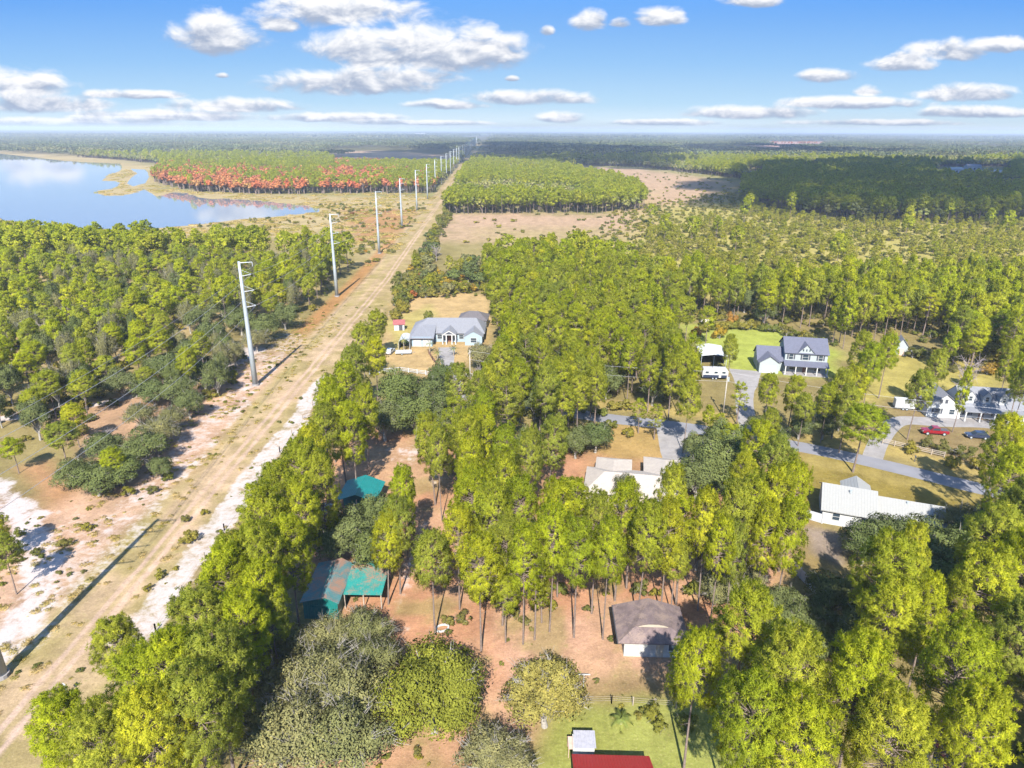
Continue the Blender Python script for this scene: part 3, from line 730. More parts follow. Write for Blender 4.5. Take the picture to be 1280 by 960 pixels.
# ---- the two storey house
h = thing('two_storey_house', 'two storey white and grey house with slate blue roof and shuttered upper windows', 'house', (82.2, 181.4, 0), R(-11.3))
b = MB(); gable_body(b, 'x', -5.6, 5.6, 0, 9.6, 6.0, 9.0); b.build('wall', M_PALEW, h)
gable_roof(h, 'x', -5.6, 5.6, 0, 9.6, 6.0, 9.0, 0.45, M_SLATE)
MB().prism([(-2.4, 6.0), (2.0, 6.0), (-0.2, 8.3)], 'y', -0.25, 1.5).build('gable_dormer', M_PALEW, h)
gable_roof(h, 'y', -2.4, 2.0, -0.3, 4.4, 6.0, 8.35, 0.3, M_SLATE, t=0.12, ovg=0.2, name='dormer_roof')
for x in (-1.2, -0.35, 0.5): MB().box(x, x + 0.3, -0.3, -0.255, 6.5, 7.1).build('attic_window', M_GLASS, h)
for x in (-4.0, -0.2, 3.8): window(h, (x, 0, 4.7), 1.5 if x == -0.2 else 1.1, 1.5, shutters=True)
MB().poly([(-5.9, -2.6, 2.75), (5.9, -2.6, 2.75), (5.9, -0.02, 3.6), (-5.9, -0.02, 3.6), (-5.9, -2.6, 2.6), (5.9, -2.6, 2.6), (5.9, -0.02, 3.4), (-5.9, -0.02, 3.4)],
          [(0, 1, 2, 3), (7, 6, 5, 4), (0, 4, 5, 1), (1, 5, 6, 2), (2, 6, 7, 3), (3, 7, 4, 0)]).build('porch_roof', M_SLATE, h)
for x in (-5.5, -2.8, 0, 2.8, 5.5): column(h, x, -2.4, 0.25, 2.6, 0.24)
MB().box(-5.9, 5.9, -2.7, -0.02, 0, 0.25).build('porch_floor', M_CONC, h)
door(h, 0.0, 0.0, 1.1, 2.2, M_DOOR, 0.25); window(h, (-3.2, 0, 1.6), 1.6, 1.5); window(h, (3.4, 0, 1.6), 1.6, 1.5)
b = MB(); gable_body(b, 'x', -12.6, -5.62, 0.6, 8.4, 3.2, 6.0); gable_body(b, 'y', -12.4, -7.2, -2.0, 1.0, 3.2, 5.0); b.build('garage_wing', M_PALEW, h)
gable_roof(h, 'x', -12.6, -6.02, 0.6, 8.4, 3.2, 6.0, 0.45, M_SLATE, ovg=0.35, name='wing_roof')
gable_roof(h, 'y', -12.4, -7.2, -2.0, 4.0, 3.2, 5.0, 0.4, M_SLATE, t=0.12, name='wing_roof')
MB().box(-11.6, -8.0, -2.07, -2.003, 0.05, 2.3).build('garage_door', M_TRIM, h)
# ---- small shed and pink shed in the yards
h = thing('garden_shed', 'pale gabled shed with steep roof standing against the pine wall beyond the lawn', 'shed', (118.3, 198.0, 0), R(-20))
gable_body(MB(), 'y', -1.6, 1.6, 0, 4.6, 3.2, 5.2).build('wall', M_PALEW, h)
gable_roof(h, 'y', -1.6, 1.6, 0, 4.6, 3.2, 5.2, 0.2, M_GREYSH, t=0.1)
MB().box(-0.7, 0.7, -0.05, -0.003, 0.05, 2.1).build('door', M_PINK, h)
h = thing('playhouse', 'tiny faded pink hut by the reddish bushes behind the two storey house', 'shed', (*G(880, 409), 0), R(-10))
gable_body(MB(), 'x', -1.2, 1.2, 0, 2.0, 1.7, 2.5).build('wall', M_PINK, h)
gable_roof(h, 'x', -1.2, 1.2, 0, 2.0, 1.7, 2.5, 0.15, plain('pale_tin_roofing', (0.55, 0.5, 0.47), 0.6), t=0.08)
MB().box(-0.3, 0.3, -0.04, -0.003, 0.05, 1.4).build('doorway', M_DKMETAL, h)
# ---- the dormered house on the right
h = thing('dormered_house', 'white house with three roof dormers and a gabled garage behind the roadside pines', 'house', (109.5, 149.6, 0), R(-10))
b = MB(); gable_body(b, 'x', -3.0, 12.0, 0, 9.0, 3.0, 6.4); gable_body(b, 'y', -10.4, -3.02, -0.8, 9.0, 3.0, 5.9); b.build('wall', M_WHITE, h)
gable_roof(h, 'x', -2.7, 12.0, 0, 9.0, 3.0, 6.4, 0.4, M_GREYSH)
gable_roof(h, 'y', -10.4, -3.02, -0.8, 9.0, 3.0, 5.9, 0.35, M_GREYSH, name='garage_roof')
MB().poly([(-2.9, -2.6, 2.6), (10.0, -2.6, 2.6), (10.0, -0.4, 3.02), (-2.9, -0.4, 3.02), (-2.9, -2.6, 2.45), (10.0, -2.6, 2.45), (10.0, -0.4, 2.86), (-2.9, -0.4, 2.86)],
          [(0, 1, 2, 3), (7, 6, 5, 4), (0, 4, 5, 1), (1, 5, 6, 2), (2, 6, 7, 3), (3, 7, 4, 0)]).build('porch_roof', M_GREYSH, h)
for x in (-2.6, 0.6, 3.6, 6.6, 9.7): column(h, x, -2.4, 0.1, 2.45, 0.25)
for x in (-1.0, 2.6, 6.2):
    d_ = MB().box(x - 0.85, x + 0.85, 0.6, 3.4, 3.6, 5.6).prism([(x - 0.85, 5.6), (x + 0.85, 5.6), (x, 6.5)], 'y', 0.6, 3.4).build('dormer', M_WHITE, h)
    gable_roof(d_, 'y', x - 0.85, x + 0.85, 0.6, 3.6, 5.6, 6.52, 0.2, M_GREYSH, t=0.1, ovg=0.12, name='dormer_roof')
    window(d_, (x, 0.6, 4.8), 0.7, 1.1, name='dormer_window')
MB().box(-8.0, -7.4, -0.86, -0.803, 3.6, 4.6).box(-6.9, -6.3, -0.86, -0.803, 3.6, 4.6).build('gable_window', M_SHUT, h)
window(h, (-8.2, -0.8, 1.6), 1.3, 1.4, shutters=True); window(h, (-5.0, -0.8, 1.6), 1.1, 1.2)
door(h, 1.8, 0.0, 1.1, 2.2, M_DOOR)
window(h, (-1.2, 0, 1.6), 1.1, 1.5, shutters=True); window(h, (5.2, 0, 1.6), 1.5, 1.5, shutters=True); window(h, (9.4, 0, 1.6), 1.3, 1.4, shutters=True)
# ---- white metal roofed house
h = thing('metal_roofed_house', 'house with broad white metal roof and round roof vents south of the road', 'house', (61.0, 103.2, 0), R(-21))
b = MB(); gable_body(b, 'x', -6.6, 1.6, -2.6, 7.0, 2.9, 5.3); b.box(1.62, 12.0, -1.2, 5.4, 0, 2.8); b.build('wall', M_WHITE, h)
gable_roof(h, 'x', -6.6, 1.6, -2.6, 7.0, 2.9, 5.3, 0.5, M_WROOF)
gable_roof(h, 'x', 2.3, 12.0, -1.2, 5.4, 2.75, 4.5, 0.5, M_WROOF, name='wing_roof')
gable_roof(h, 'y', -3.2, 1.2, 2.6, 7.4, 3.7, 5.05, 0.3, M_WROOF, t=0.12, name='cross_roof')
MB().prism([(-3.0, 2.9), (1.0, 2.9), (1.0, 3.7), (-1.0, 4.95), (-3.0, 3.7)], 'y', 7.05, 7.35).build('cross_gable', M_WHITE, h)
MB().tube([(-2.4, 1.0, 4.85), (-2.4, 1.0, 5.4)], 0.22, 10).build('roof_vent', M_GALV, h)
MB().tube([(6.6, 1.6, 4.2), (6.6, 1.6, 4.7)], 0.22, 10).build('roof_vent', M_GALV, h)
window(h, (-4.4, -2.6, 1.7), 1.1, 1.3); door(h, -2.2, -2.6, 1.0, 2.1, M_TRIM); window(h, (0.2, -2.6, 1.7), 1.2, 1.2)
# ---- tan roofed house
h = thing('tan_roofed_house', 'L shaped house under a pale sand coloured roof with two rear wings', 'house', (22.4, 112.6, 0), R(-10))
b = MB(); b.box(-8.2, 8.2, -5.2, 4.0, 0, 2.8); b.box(-6.6, -0.6, 4.0, 8.4, 0, 2.8); b.box(2.6, 9.8, 4.0, 10.2, 0, 2.8); b.build('wall', M_CREAM, h)
hip_roof(h, -8.2, 8.2, -5.2, 4.0, 2.8, 4.75, 0.5, M_TANSH, 'x', 3.6)
def wing_hip(root, x0, x1, y0, y1, ze, zr, ov, mat):
    X0, X1, Y1 = x0 - ov, x1 + ov, y1 + ov
    xm_ = (X0 + X1) / 2; i = (X1 - X0) / 2.1
    V = [(X0, y0, ze + .06), (X1, y0, ze + .06), (X1, Y1, ze + .06), (X0, Y1, ze + .06), (xm_, y0, zr), (xm_, Y1 - i, zr), (X0, y0, ze - .12), (X1, y0, ze - .12), (X1, Y1, ze - .12), (X0, Y1, ze - .12)]
    MB().poly(V, [(0, 4, 5, 3), (1, 2, 5, 4), (2, 3, 5), (0, 1, 4), (6, 7, 8, 9), (6, 7, 1, 0), (7, 8, 2, 1), (8, 9, 3, 2), (9, 6, 0, 3)]).build('wing_roof', mat, root)
wing_hip(h, -6.6, -0.6, -0.6, 8.4, 2.86, 4.3, 0.5, M_TANSH)
wing_hip(h, 2.6, 9.8, -0.6, 10.2, 2.86, 4.45, 0.5, M_TANSH)
window(h, (-5.4, -5.2, 1.6), 1.3, 1.2); door(h, -1.6, -5.2, 1.8, 2.1, M_TRIM); window(h, (4.6, -5.2, 1.6), 1.4, 1.2)
# ---- brown hip roofed house in the straw clearing
h = thing('brown_roofed_house', 'small block house with weathered brown roof in the pine straw clearing', 'house', (18.3, 70.6, 0), R(-2))
b = MB(); b.box(-3.7, 3.9, 0.0, 6.0, 0, 2.7); b.build('wall', M_BLOCK, h)
X0, X1, Y0, Y1, ze = -4.6, 4.6, -0.7, 6.7, 2.75
V = [(X0, Y0, ze), (X1, Y0, ze), (X1, Y1, ze), (X0, Y1, ze), (-2.3, 1.1, 3.95), (2.3, 1.1, 3.95), (0, 0.7, 4.75), (0, Y1 - 0.9, 4.75), (-2.3, 1.1, 3.90), (2.3, 1.1, 3.90)]
V += [(X0, Y0, ze - .16), (X1, Y0, ze - .16), (X1, Y1, ze - .16), (X0, Y1, ze - .16)]
MB().poly(V, [(0, 1, 9, 8), (3, 0, 8, 4, 6, 7), (1, 2, 7, 6, 5, 9), (2, 3, 7), (8, 9, 5, 4), (4, 5, 6), (13, 12, 11, 10), (10, 11, 1, 0), (11, 12, 2, 1), (12, 13, 3, 2), (13, 10, 0, 3)]).build('roof', M_DKSH, h)
MB().prism([(-1.9, 4.02), (1.9, 4.02), (0, 4.62)], 'y', 0.86, 0.98).build('gable_board', M_CREAM, h)
window(h, (2.6, 0.0, 1.6), 1.2, 1.0, mull=False); door(h, 0.9, 0.0, 0.95, 2.05, M_CREAM)
window(h, (-3.7, 3.2, 1.6), 1.2, 1.0, face='-x')
MB().tube([(-4.66, -0.7, 2.68), (-4.66, 6.7, 2.68)], 0.07, 6).build('gutter', M_DKMETAL, h)
# ---- red metal roof at the bottom edge, grey coop beside it
h = thing('red_roofed_building', 'long building with bright red metal roof beside the small lawn', 'building', (10.3, 47.6, 0), R(-1.5))
gable_body(MB(), 'x', -3.7, 3.7, 0, 5.4, 2.7, 3.9).build('wall', M_CREAM, h)
gable_roof(h, 'x', -3.7, 3.7, 0, 5.4, 2.7, 3.9, 0.45, M_REDR)
MB().box(-4.05, 4.05, 2.5, 2.9, 4.045, 4.1).build('ridge_cap', M_REDR, h)
window(h, (-1.5, 0, 1.6), 1.1, 1.0); door(h, 1.3, 0.0, 1.0, 2.1)
h = thing('garden_shed', 'low shed with grey sheet roof tucked against the red roofed building', 'shed', (7.9, 55.2, 0), R(-1))
MB().box(-1.15, 1.15, 0, 1.7, 0, 1.75).build('wall', M_WHITE, h)
MB().poly([(-1.05, -0.15, 1.85), (1.3, -0.15, 1.85), (1.3, 1.85, 2.15), (-1.05, 1.85, 2.15), (-1.05, -0.15, 1.77), (1.3, -0.15, 1.77), (1.3, 1.85, 2.07), (-1.05, 1.85, 2.07)],
          [(0, 1, 2, 3), (7, 6, 5, 4), (0, 4, 5, 1), (1, 5, 6, 2), (2, 6, 7, 3), (3, 7, 4, 0)]).build('roof', M_GREYMET, h)
MB().box(-1.65, -1.06, 0.1, 1.7, 1.3, 1.4).box(-1.65, -1.6, 0.1, 0.2, 0, 1.3).box(-1.65, -1.6, 1.6, 1.7, 0, 1.3).build('side_shelf', M_PINK, h)
MB().box(-0.3, 0.4, -0.04, -0.003, 0.1, 1.6).build('door', M_WHITE, h)
# ---- teal roofed buildings
h = thing('teal_workshop', 'open sided workshop with plain teal metal roof at the edge of the sandy clearing', 'workshop', (-27.4, 105.6, 0), R(-3))
gable_body(MB(), 'y', -3.2, 3.0, 2.6, 6.6, 2.6, 3.7).build('wall', M_TEALW, h)
gable_roof(h, 'y', -3.3, 3.3, -0.2, 6.8, 2.7, 3.9, 0.3, M_TEAL, t=0.1, ovg=0.2)
for x in (-3.1, 0, 3.1): MB().box(x - 0.08, x + 0.08, 0, 0.16, 0, 2.75).build('post', M_WOOD, h)
h = thing('water_tank', 'small grey metal box tank beside the plain teal workshop roof', 'tank', (-32.6, 105.5, 0), R(5))
MB().box(-0.9, 0.9, -0.7, 0.7, 0.2, 1.7).build('tank_body', M_GREYMET, h, bevel=0.08)
for x in (-0.7, 0.7): MB().box(x - .1, x + .1, -0.6, 0.6, 0, 0.2).build('skid', M_DKMETAL, h)
h = thing('teal_barn', 'teal walled barn whose metal roof is strewn with brown pine needles', 'barn', (-26.4, 77.4, 0), R(-1))
gable_body(MB(), 'y', -2.4, 2.4, 0.3, 8.6, 2.9, 3.7).build('wall', M_TEALW, h)
gable_roof(h, 'y', -2.4, 2.4, 0.3, 8.8, 2.95, 3.8, 0.3, M_TEALN, t=0.1, ridge=0.9)
MB().box(-1.3, 1.0, 0.22, 0.297, 0.05, 2.3).build('barn_door', M_TEALW, h)
h = thing('lean_to', 'open lean-to shelter with striped teal roof and brown needle litter beside the barn', 'shelter', (-20.9, 79.9, 0), R(-1))
MB().poly([(-2.9, -0.3, 2.65), (2.7, -0.3, 2.65), (2.7, 7.2, 3.35), (-2.9, 7.2, 3.35), (-2.9, -0.3, 2.57), (2.7, -0.3, 2.57), (2.7, 7.2, 3.27), (-2.9, 7.2, 3.27)],
          [(0, 1, 2, 3), (7, 6, 5, 4), (0, 4, 5, 1), (1, 5, 6, 2), (2, 6, 7, 3), (3, 7, 4, 0)]).build('roof', M_TEALN2, h)
for x, y in ((-2.7, 0), (0, 0), (2.5, 0), (-2.7, 6.8), (2.5, 6.8)): MB().box(x - .08, x + .08, y - .08, y + .08, 0, 2.62 + y * 0.09).build('post', M_WOOD, h)
MB().box(-2.6, 2.4, 6.9, 7.0, 0, 3.2).build('back_wall', M_TEALW, h)
# ---- dark shed cut by the frame, bottom right
h = thing('dark_shed', 'dark roofed shed with maroon ridge board among the nearest pines', 'shed', (*G(1168, 965), 0), R(-12))
gable_body(MB(), 'y', -1.9, 1.9, -3.0, 1.2, 2.0, 2.9).build('wall', M_BRWOOD, h)
gable_roof(h, 'y', -1.9, 1.9, -3.0, 1.2, 2.0, 2.9, 0.2, M_DKROOF, t=0.1, ovg=0.2)
MB().box(-0.22, 0.22, -3.2, 1.5, 2.99, 3.08).build('ridge_board', M_MAROON, h)

# ---- far buildings
def far_house(px, py, w, d, hgt_, mat, label, rz=0.0, cat='building', roof=None):
    x, y = G(px, py, 3)
    hh = thing('far_house', label, cat, (x, y, 0), rz)
    gable_body(MB(), 'x', -w / 2, w / 2, 0, d, hgt_, hgt_ + d * 0.22).build('wall', mat, hh)
    gable_roof(hh, 'x', -w / 2, w / 2, 0, d, hgt_, hgt_ + d * 0.22, 0.6, roof or M_WROOF, t=0.25)
    for k in range(3): window(hh, ((k - 1) * w * 0.3, 0, hgt_ * 0.55), w * 0.12, hgt_ * 0.4, mull=False)
    return hh
far_house(1196, 215, 26, 14, 7, M_WHITE, 'white house cluster with pale roof, left of the grey roofed far house', R(10))
far_house(1218, 212, 22, 16, 8, M_PALEW, 'far grey roofed house between the white house and the long barn', R(-8), roof=M_GREYSH)
far_house(1238, 217, 38, 14, 5, M_WHITE, 'long white roofed barn far off in the shaded woods', R(-4), 'barn')
far_house(1212, 222, 10, 7, 4, M_WHITE, 'smallest white shed in front of the far house cluster', R(30), 'shed')
far_house(943, 218, 18, 10, 5, M_WHITE, 'lone white roofed house by the far wood edge', R(4))
far_house(898, 214, 12, 8, 4, M_CREAM, 'small pale house half hidden behind far pines left of the lone white roof', R(-6))
far_house(233, 164.5, 150, 90, 55, M_WHITE, 'large white industrial building on the horizon beyond the lake', 0.0)
far_house(525, 169.5, 110, 60, 14, M_WHITE, 'wide pale warehouse on the horizon left of the power lines', 0.0)

# ------------------------------------------------------------------ transmission line
ORD = ['nearest', 'second', 'third', 'fourth', 'fifth', 'sixth', 'seventh', 'eighth', 'ninth', 'tenth', 'eleventh', 'twelfth', 'thirteenth', 'fourteenth', 'fifteenth', 'sixteenth',
       'seventeenth', 'eighteenth', 'nineteenth', 'twentieth', '21st', '22nd', '23rd', '24th', '25th', '26th', '27th', '28th', '29th', '30th', '31st', '32nd', '33rd']
PH = 33.0
AZ = [32.7, 29.6, 25.6, 21.6]
AX = [3.3, 2.7, 2.9, 2.9]
def pole_pos(k):
    y = 66.8 + 103.2 * k
    return (-63.4 - 0.0315 * (y - 66.8) - (1.6 if 0 < k < 3 else 0), y)
def make_pole():
    r = thing('transmission_pole', 'x', 'power pole')
    MB().tube([(0, 0, 0.5), (0, 0, 12), (0, 0, 24), (0, 0, PH)], [0.74, 0.60, 0.45, 0.30], 14).build('shaft', M_GALV, r, smooth=True)
    MB().tube([(0, 0, 0), (0, 0, 0.52)], 0.95, 14).build('base', M_CONC, r)
    MB().tube([(0.2, 0, PH - 0.35), (AX[0], 0, PH - 0.15)], [0.14, 0.09], 6).build('crossarm', M_GALV, r)
    MB().tube([(AX[0], 0, PH - 0.2), (AX[0], 0, AZ[0] - 0.9)], 0.09, 6).build('insulator', M_INSUL, r)
    for a, z in list(zip(AX, AZ))[1:]:
        i_ = MB().tube([(0.25, 0, z - 0.3), (a, 0, z + 0.2)], [0.13, 0.08], 6).build('insulator', M_INSUL, r)
        MB().tube([(0.25, 0, z + 1.3), (a, 0, z + 0.26)], 0.04, 4).build('brace', M_GALV, i_)
    return r
def kids(o): return [c for c in bpy.data.objects if c.parent == o]
def dup_tree(o, parent=None, childmap=None):
    c = o.copy(); COL.objects.link(c)
    if parent: c.parent = parent
    for ch in (childmap or CH)(o): dup_tree(ch, c, childmap)
    return c
_chcache = {}
def CH(o):
    if o.name not in _chcache: _chcache[o.name] = kids(o)
    return _chcache[o.name]
pole0 = make_pole()
NP = 33
for k in range(NP):
    p = pole0 if k == 0 else dup_tree(pole0)
    x, y = pole_pos(k); p.location = (x, y, 0)
    p['label'] = 'nearest grey steel power pole, only its foot showing by the dirt track' if k == 0 else f'grey steel power pole with side arms, {ORD[k]} along the dirt track corridor'
    p['group'] = 'steel poles of the transmission line'
WN = ['topmost thin shield wire strung between the steel power poles', 'highest of the three side wires below the shield wire', 'middle of the three side wires on the steel poles', 'lowest power wire strung along the steel poles']
for j in range(4):
    pts = []
    for k in range(NP - 1):
        (x0, y0), (x1, y1) = pole_pos(k), pole_pos(k + 1)
        z0 = (AZ[0] - 0.9) if j == 0 else AZ[j] + 0.25
        n_ = 12 if k < 6 else 4
        for i in range(n_):
            t = i / n_
            pts.append((x0 + (x1 - x0) * t + AX[j], y0 + (y1 - y0) * t, z0 - (1.3 if j == 0 else 2.2) * 4 * t * (1 - t)))
    w = MB().tube(pts, 0.022 if j == 0 else 0.034, 4).build('power_wire', M_WIRE)
    tag(w, WN[j], 'wire', 'wires of the transmission line')

# ------------------------------------------------------------------ roadside utility poles and wires
UP = [(-10.8, 165.7, 'beside the north drive gate'), (50.4, 150.2, 'at the drive of the two storey house'), (108.0, 126.0, 'beyond the roadside pines by the dormered house')]
for k, (x, y, lab) in enumerate(UP):
    r = thing('utility_pole', 'slim pale utility pole ' + lab, 'utility pole', (x, y, 0), R(-20), 'utility poles along the road')
    MB().tube([(0, 0, 0), (0, 0, 11.5)], [0.17, 0.11], 8).build('shaft', M_POLEW, r, smooth=True)
    MB().box(-0.06, 0.06, -0.9, 0.9, 10.6, 10.75).build('crossarm', M_POLEW, r)
    for yy in (-0.8, 0.8): MB().tube([(0, yy, 10.75), (0, yy, 10.98)], 0.06, 6).build('insulator', M_INSUL, r)
    if k == 1: MB().tube([(0.28, 0, 9.0), (0.28, 0, 9.9)], 0.24, 10).build('transformer', M_GALV, r)
for a, b_, lab in ((0, 1, 'thin utility wire above the woods between the north gate and the two storey drive'), (1, 2, 'thin utility wire over the roadside trees towards the dormered house')):
    (x0, y0, _), (x1, y1, _) = UP[a], UP[b_]
    for off, nm in ((0.8, 'upper'), (-0.8, 'lower')):
        pts = [(x0 + (x1 - x0) * t, y0 + (y1 - y0) * t + off, 11.0 - (0 if off > 0 else 1.8) - 4 * 1.0 * t * (1 - t)) for t in np.linspace(0, 1, 14)]
        tag(MB().tube(pts, 0.022, 4).build('utility_wire', M_WIRE), nm + ' ' + lab, 'wire')

# ------------------------------------------------------------------ fences, posts, small things
def fence(name, label, cat, pts, step, hgt_, rails, mat, postw=0.09, panel=False, railw=0.05):
    r = thing(name, label, cat, (pts[0][0], pts[0][1], 0))
    ox, oy = pts[0]
    rl = MB(); posts = []
    for (x0, y0), (x1, y1) in zip(pts[:-1], pts[1:]):
        L = math.hypot(x1 - x0, y1 - y0); n_ = max(1, round(L / step)); a = math.atan2(y1 - y0, x1 - x0)
        for i in range(n_ + 1):
            posts.append((x0 - ox + (x1 - x0) * i / n_, y0 - oy + (y1 - y0) * i / n_))
        nx_, ny_ = -math.sin(a) * railw / 2, math.cos(a) * railw / 2
        for (z0, z1) in rails:
            A, B = (x0 - ox, y0 - oy), (x1 - ox, y1 - oy)
            rl.poly([(A[0] + nx_, A[1] + ny_, z0), (B[0] + nx_, B[1] + ny_, z0), (B[0] - nx_, B[1] - ny_, z0), (A[0] - nx_, A[1] - ny_, z0),
                     (A[0] + nx_, A[1] + ny_, z1), (B[0] + nx_, B[1] + ny_, z1), (B[0] - nx_, B[1] - ny_, z1), (A[0] - nx_, A[1] - ny_, z1)],
                    [(3, 2, 1, 0), (4, 5, 6, 7), (0, 1, 5, 4), (1, 2, 6, 5), (2, 3, 7, 6), (3, 0, 4, 7)])
    rl.build('panel' if panel else 'rail', mat, r)
    for x, y in posts: MB().box(x - postw, x + postw, y - postw, y + postw, 0, hgt_).build('post', mat, r)
    return r
fence('rail_fence', 'white rail fence beside the north drive gate, left section', 'fence', [tuple(G(462, 468)), tuple(G(500, 464)), (-18.8, 176.6)], 2.6, 1.35, [(0.3, 0.42), (0.7, 0.82), (1.1, 1.22)], M_VINYL)
fence('rail_fence', 'white rail fence beside the north drive gate, right section', 'fence', [(-14.6, 176.6), tuple(G(592, 472))], 2.4, 1.35, [(0.3, 0.42), (0.7, 0.82), (1.1, 1.22)], M_VINYL)
fence('picket_fence', 'reddish brown picket fence along the drive below the palms', 'fence', [(-19.4, 180.5), (-23.6, 192), (-25.4, 198)], 2.2, 1.2, [(0.15, 1.1)], M_BRWOOD, panel=True)
fence('rail_fence', 'weathered wood rail fence on the road verge below the dormered house', 'fence', [(81.0, 135.4), (90.5, 128.7)], 2.4, 1.3, [(0.35, 0.5), (0.75, 0.9), (1.1, 1.25)], M_WOOD)
fence('vinyl_fence', 'solid white vinyl fence joining the left end of the white metal roofed house', 'fence', [(49.2, 106.3), (51.6, 104.6), (54.0, 102.9)], 2.2, 1.9, [(0.05, 1.8)], M_VINYL, panel=True)
fence('vinyl_fence', 'pale panel fence running down the shaded side yard among bushes', 'fence', [(43.7, 89.4), (44.4, 85.4), (45.2, 80.6)], 2.3, 1.8, [(0.05, 1.7)], M_VINYL, panel=True)
fence('wire_fence', 'thin wire fence on old posts between straw clearing and lawn', 'fence', [(5.6, 62.6), (12, 62.9), (19.5, 62.2)], 2.9, 1.25, [(0.5, 0.52), (0.8, 0.82), (1.1, 1.12)], M_WOOD, 0.06, railw=0.02)
fence('wire_fence', 'low wire fence of old posts along the wooded edge of the power corridor', 'fence', [(-48.6, 56), (-48.2, 75), (-48.8, 100), (-49.0, 130), (-49.4, 165), (-49.6, 200)], 9.0, 1.3, [(0.5, 0.52), (1.0, 1.02)], M_WOOD, 0.08, railw=0.02)
r = thing('boundary_sign', 'small white square sign on a thin post beside the dirt track', 'sign', (-53.4, 63.9, 0), R(-30))
MB().box(-0.04, 0.04, -0.03, 0.03, 0, 1.5).build('post', M_GALV, r); MB().box(-0.32, 0.32, -0.06, -0.033, 1.25, 1.8).build('plate', M_WHITE, r)
r = thing('clothes_post', 'pale T shaped clothes line post in the straw clearing', 'post', (8.9, 65.4, 0), R(0))
MB().tube([(0, 0, 0), (0, 0, 1.95)], 0.05, 6).build('upright', M_WHITE, r); MB().box(-0.75, 0.75, -0.05, 0.05, 1.95, 2.05).build('crossbar', M_WHITE, r)
ring = MB()
for k in range(24):
    a0, a1 = 2 * math.pi * k / 24, 2 * math.pi * (k + 1) / 24
    ring.poly([(0.55 * math.cos(a0), 0.8 * math.sin(a0), 0), (0.55 * math.cos(a1), 0.8 * math.sin(a1), 0), (0.72 * math.cos(a1), 1.0 * math.sin(a1), 0), (0.72 * math.cos(a0), 1.0 * math.sin(a0), 0),
               (0.55 * math.cos(a0), 0.8 * math.sin(a0), 0.22), (0.55 * math.cos(a1), 0.8 * math.sin(a1), 0.22), (0.72 * math.cos(a1), 1.0 * math.sin(a1), 0.22), (0.72 * math.cos(a0), 1.0 * math.sin(a0), 0.22)],
              [(3, 2, 1, 0), (4, 5, 6, 7), (0, 1, 5, 4), (2, 3, 7, 6)])
ro = ring.build('planter_ring', M_WHITE); ro.location = (-9.4, 75.8, 0.0); ro.rotation_euler = (0, 0, R(-60)); tag(ro, 'white oval ring lying on the pine straw near the round oak', 'ring')
for (px, py, m_, lab) in ((983, 540, M_DKMETAL, 'dark mailbox on a post opposite the two storey drive'), (1143, 577, M_DKMETAL, 'dark mailbox on the verge by the wood rail fence'), (1271, 652, M_VINYL, 'white mailbox post at the road edge beside slim pines')):
    r = thing('mailbox', lab, 'mailbox', (*G(px, py), 0), R(-25), 'mailboxes along the road')
    MB().box(-0.07, 0.07, -0.07, 0.07, 0, 1.05).build('post', m_, r)
    MB().prism([(-0.13, 1.05), (0.13, 1.05), (0.13, 1.22), (0.08, 1.32), (-0.08, 1.32), (-0.13, 1.22)], 'y', -0.28, 0.28).build('box', m_, r)

# ------------------------------------------------------------------ vehicles
def wheels(r, xs, w, rad=0.36):
    for x in xs:
        for s in (-1, 1):
            y = s * (w / 2 - 0.1)
            wo_ = MB().tube([(x, y - 0.12, rad), (x, y + 0.12, rad)], rad, 14).build('wheel', M_RUBBER, r)
            MB().tube([(x, y + s * 0.115, rad), (x, y + s * 0.135, rad)], rad * 0.6, 10).build('rim', M_GALV, wo_)
def lights(r, x, w, z, back):
    for s in (-1, 1):
        MB().box(x - 0.04, x + 0.04, s * (w / 2 - 0.28) - 0.16, s * (w / 2 - 0.28) + 0.16, z - 0.08, z + 0.08).build('tail_light' if back else 'headlight', M_CARRED if back else M_TRIM, r)
def pickup(label, loc, rz, paint):
    r = thing('pickup_truck', label, 'truck', loc, rz)
    MB().prism([(-2.75, 0.45), (2.7, 0.45), (2.75, 0.8), (2.6, 1.05), (1.25, 1.15), (-2.75, 1.15)], 'y', -0.95, 0.95).build('body', paint, r, bevel=0.05)
    MB().prism([(-0.9, 1.14), (1.2, 1.14), (0.55, 1.8), (-0.75, 1.82)], 'y', -0.82, 0.82).build('cab', paint, r, bevel=0.06)
    for s in (-1, 1): MB().prism([(-0.75, 1.2), (0.95, 1.2), (0.45, 1.72), (-0.65, 1.72)], 'y', s * 0.822, s * 0.84).build('side_window', M_GLASS, r)
    MB().poly([(1.23, -0.72, 1.2), (1.23, 0.72, 1.2), (0.66, 0.66, 1.76), (0.66, -0.66, 1.76)], [(0, 1, 2, 3)]).build('windscreen', M_GLASS, r)
    MB().box(-2.65, -1.0, -0.78, 0.78, 1.153, 1.17).build('bed', M_DKMETAL, r)
    wheels(r, (-1.75, 1.75), 1.9, 0.4); lights(r, 2.72, 1.9, 0.85, False); lights(r, -2.76, 1.9, 0.9, True)
    return r
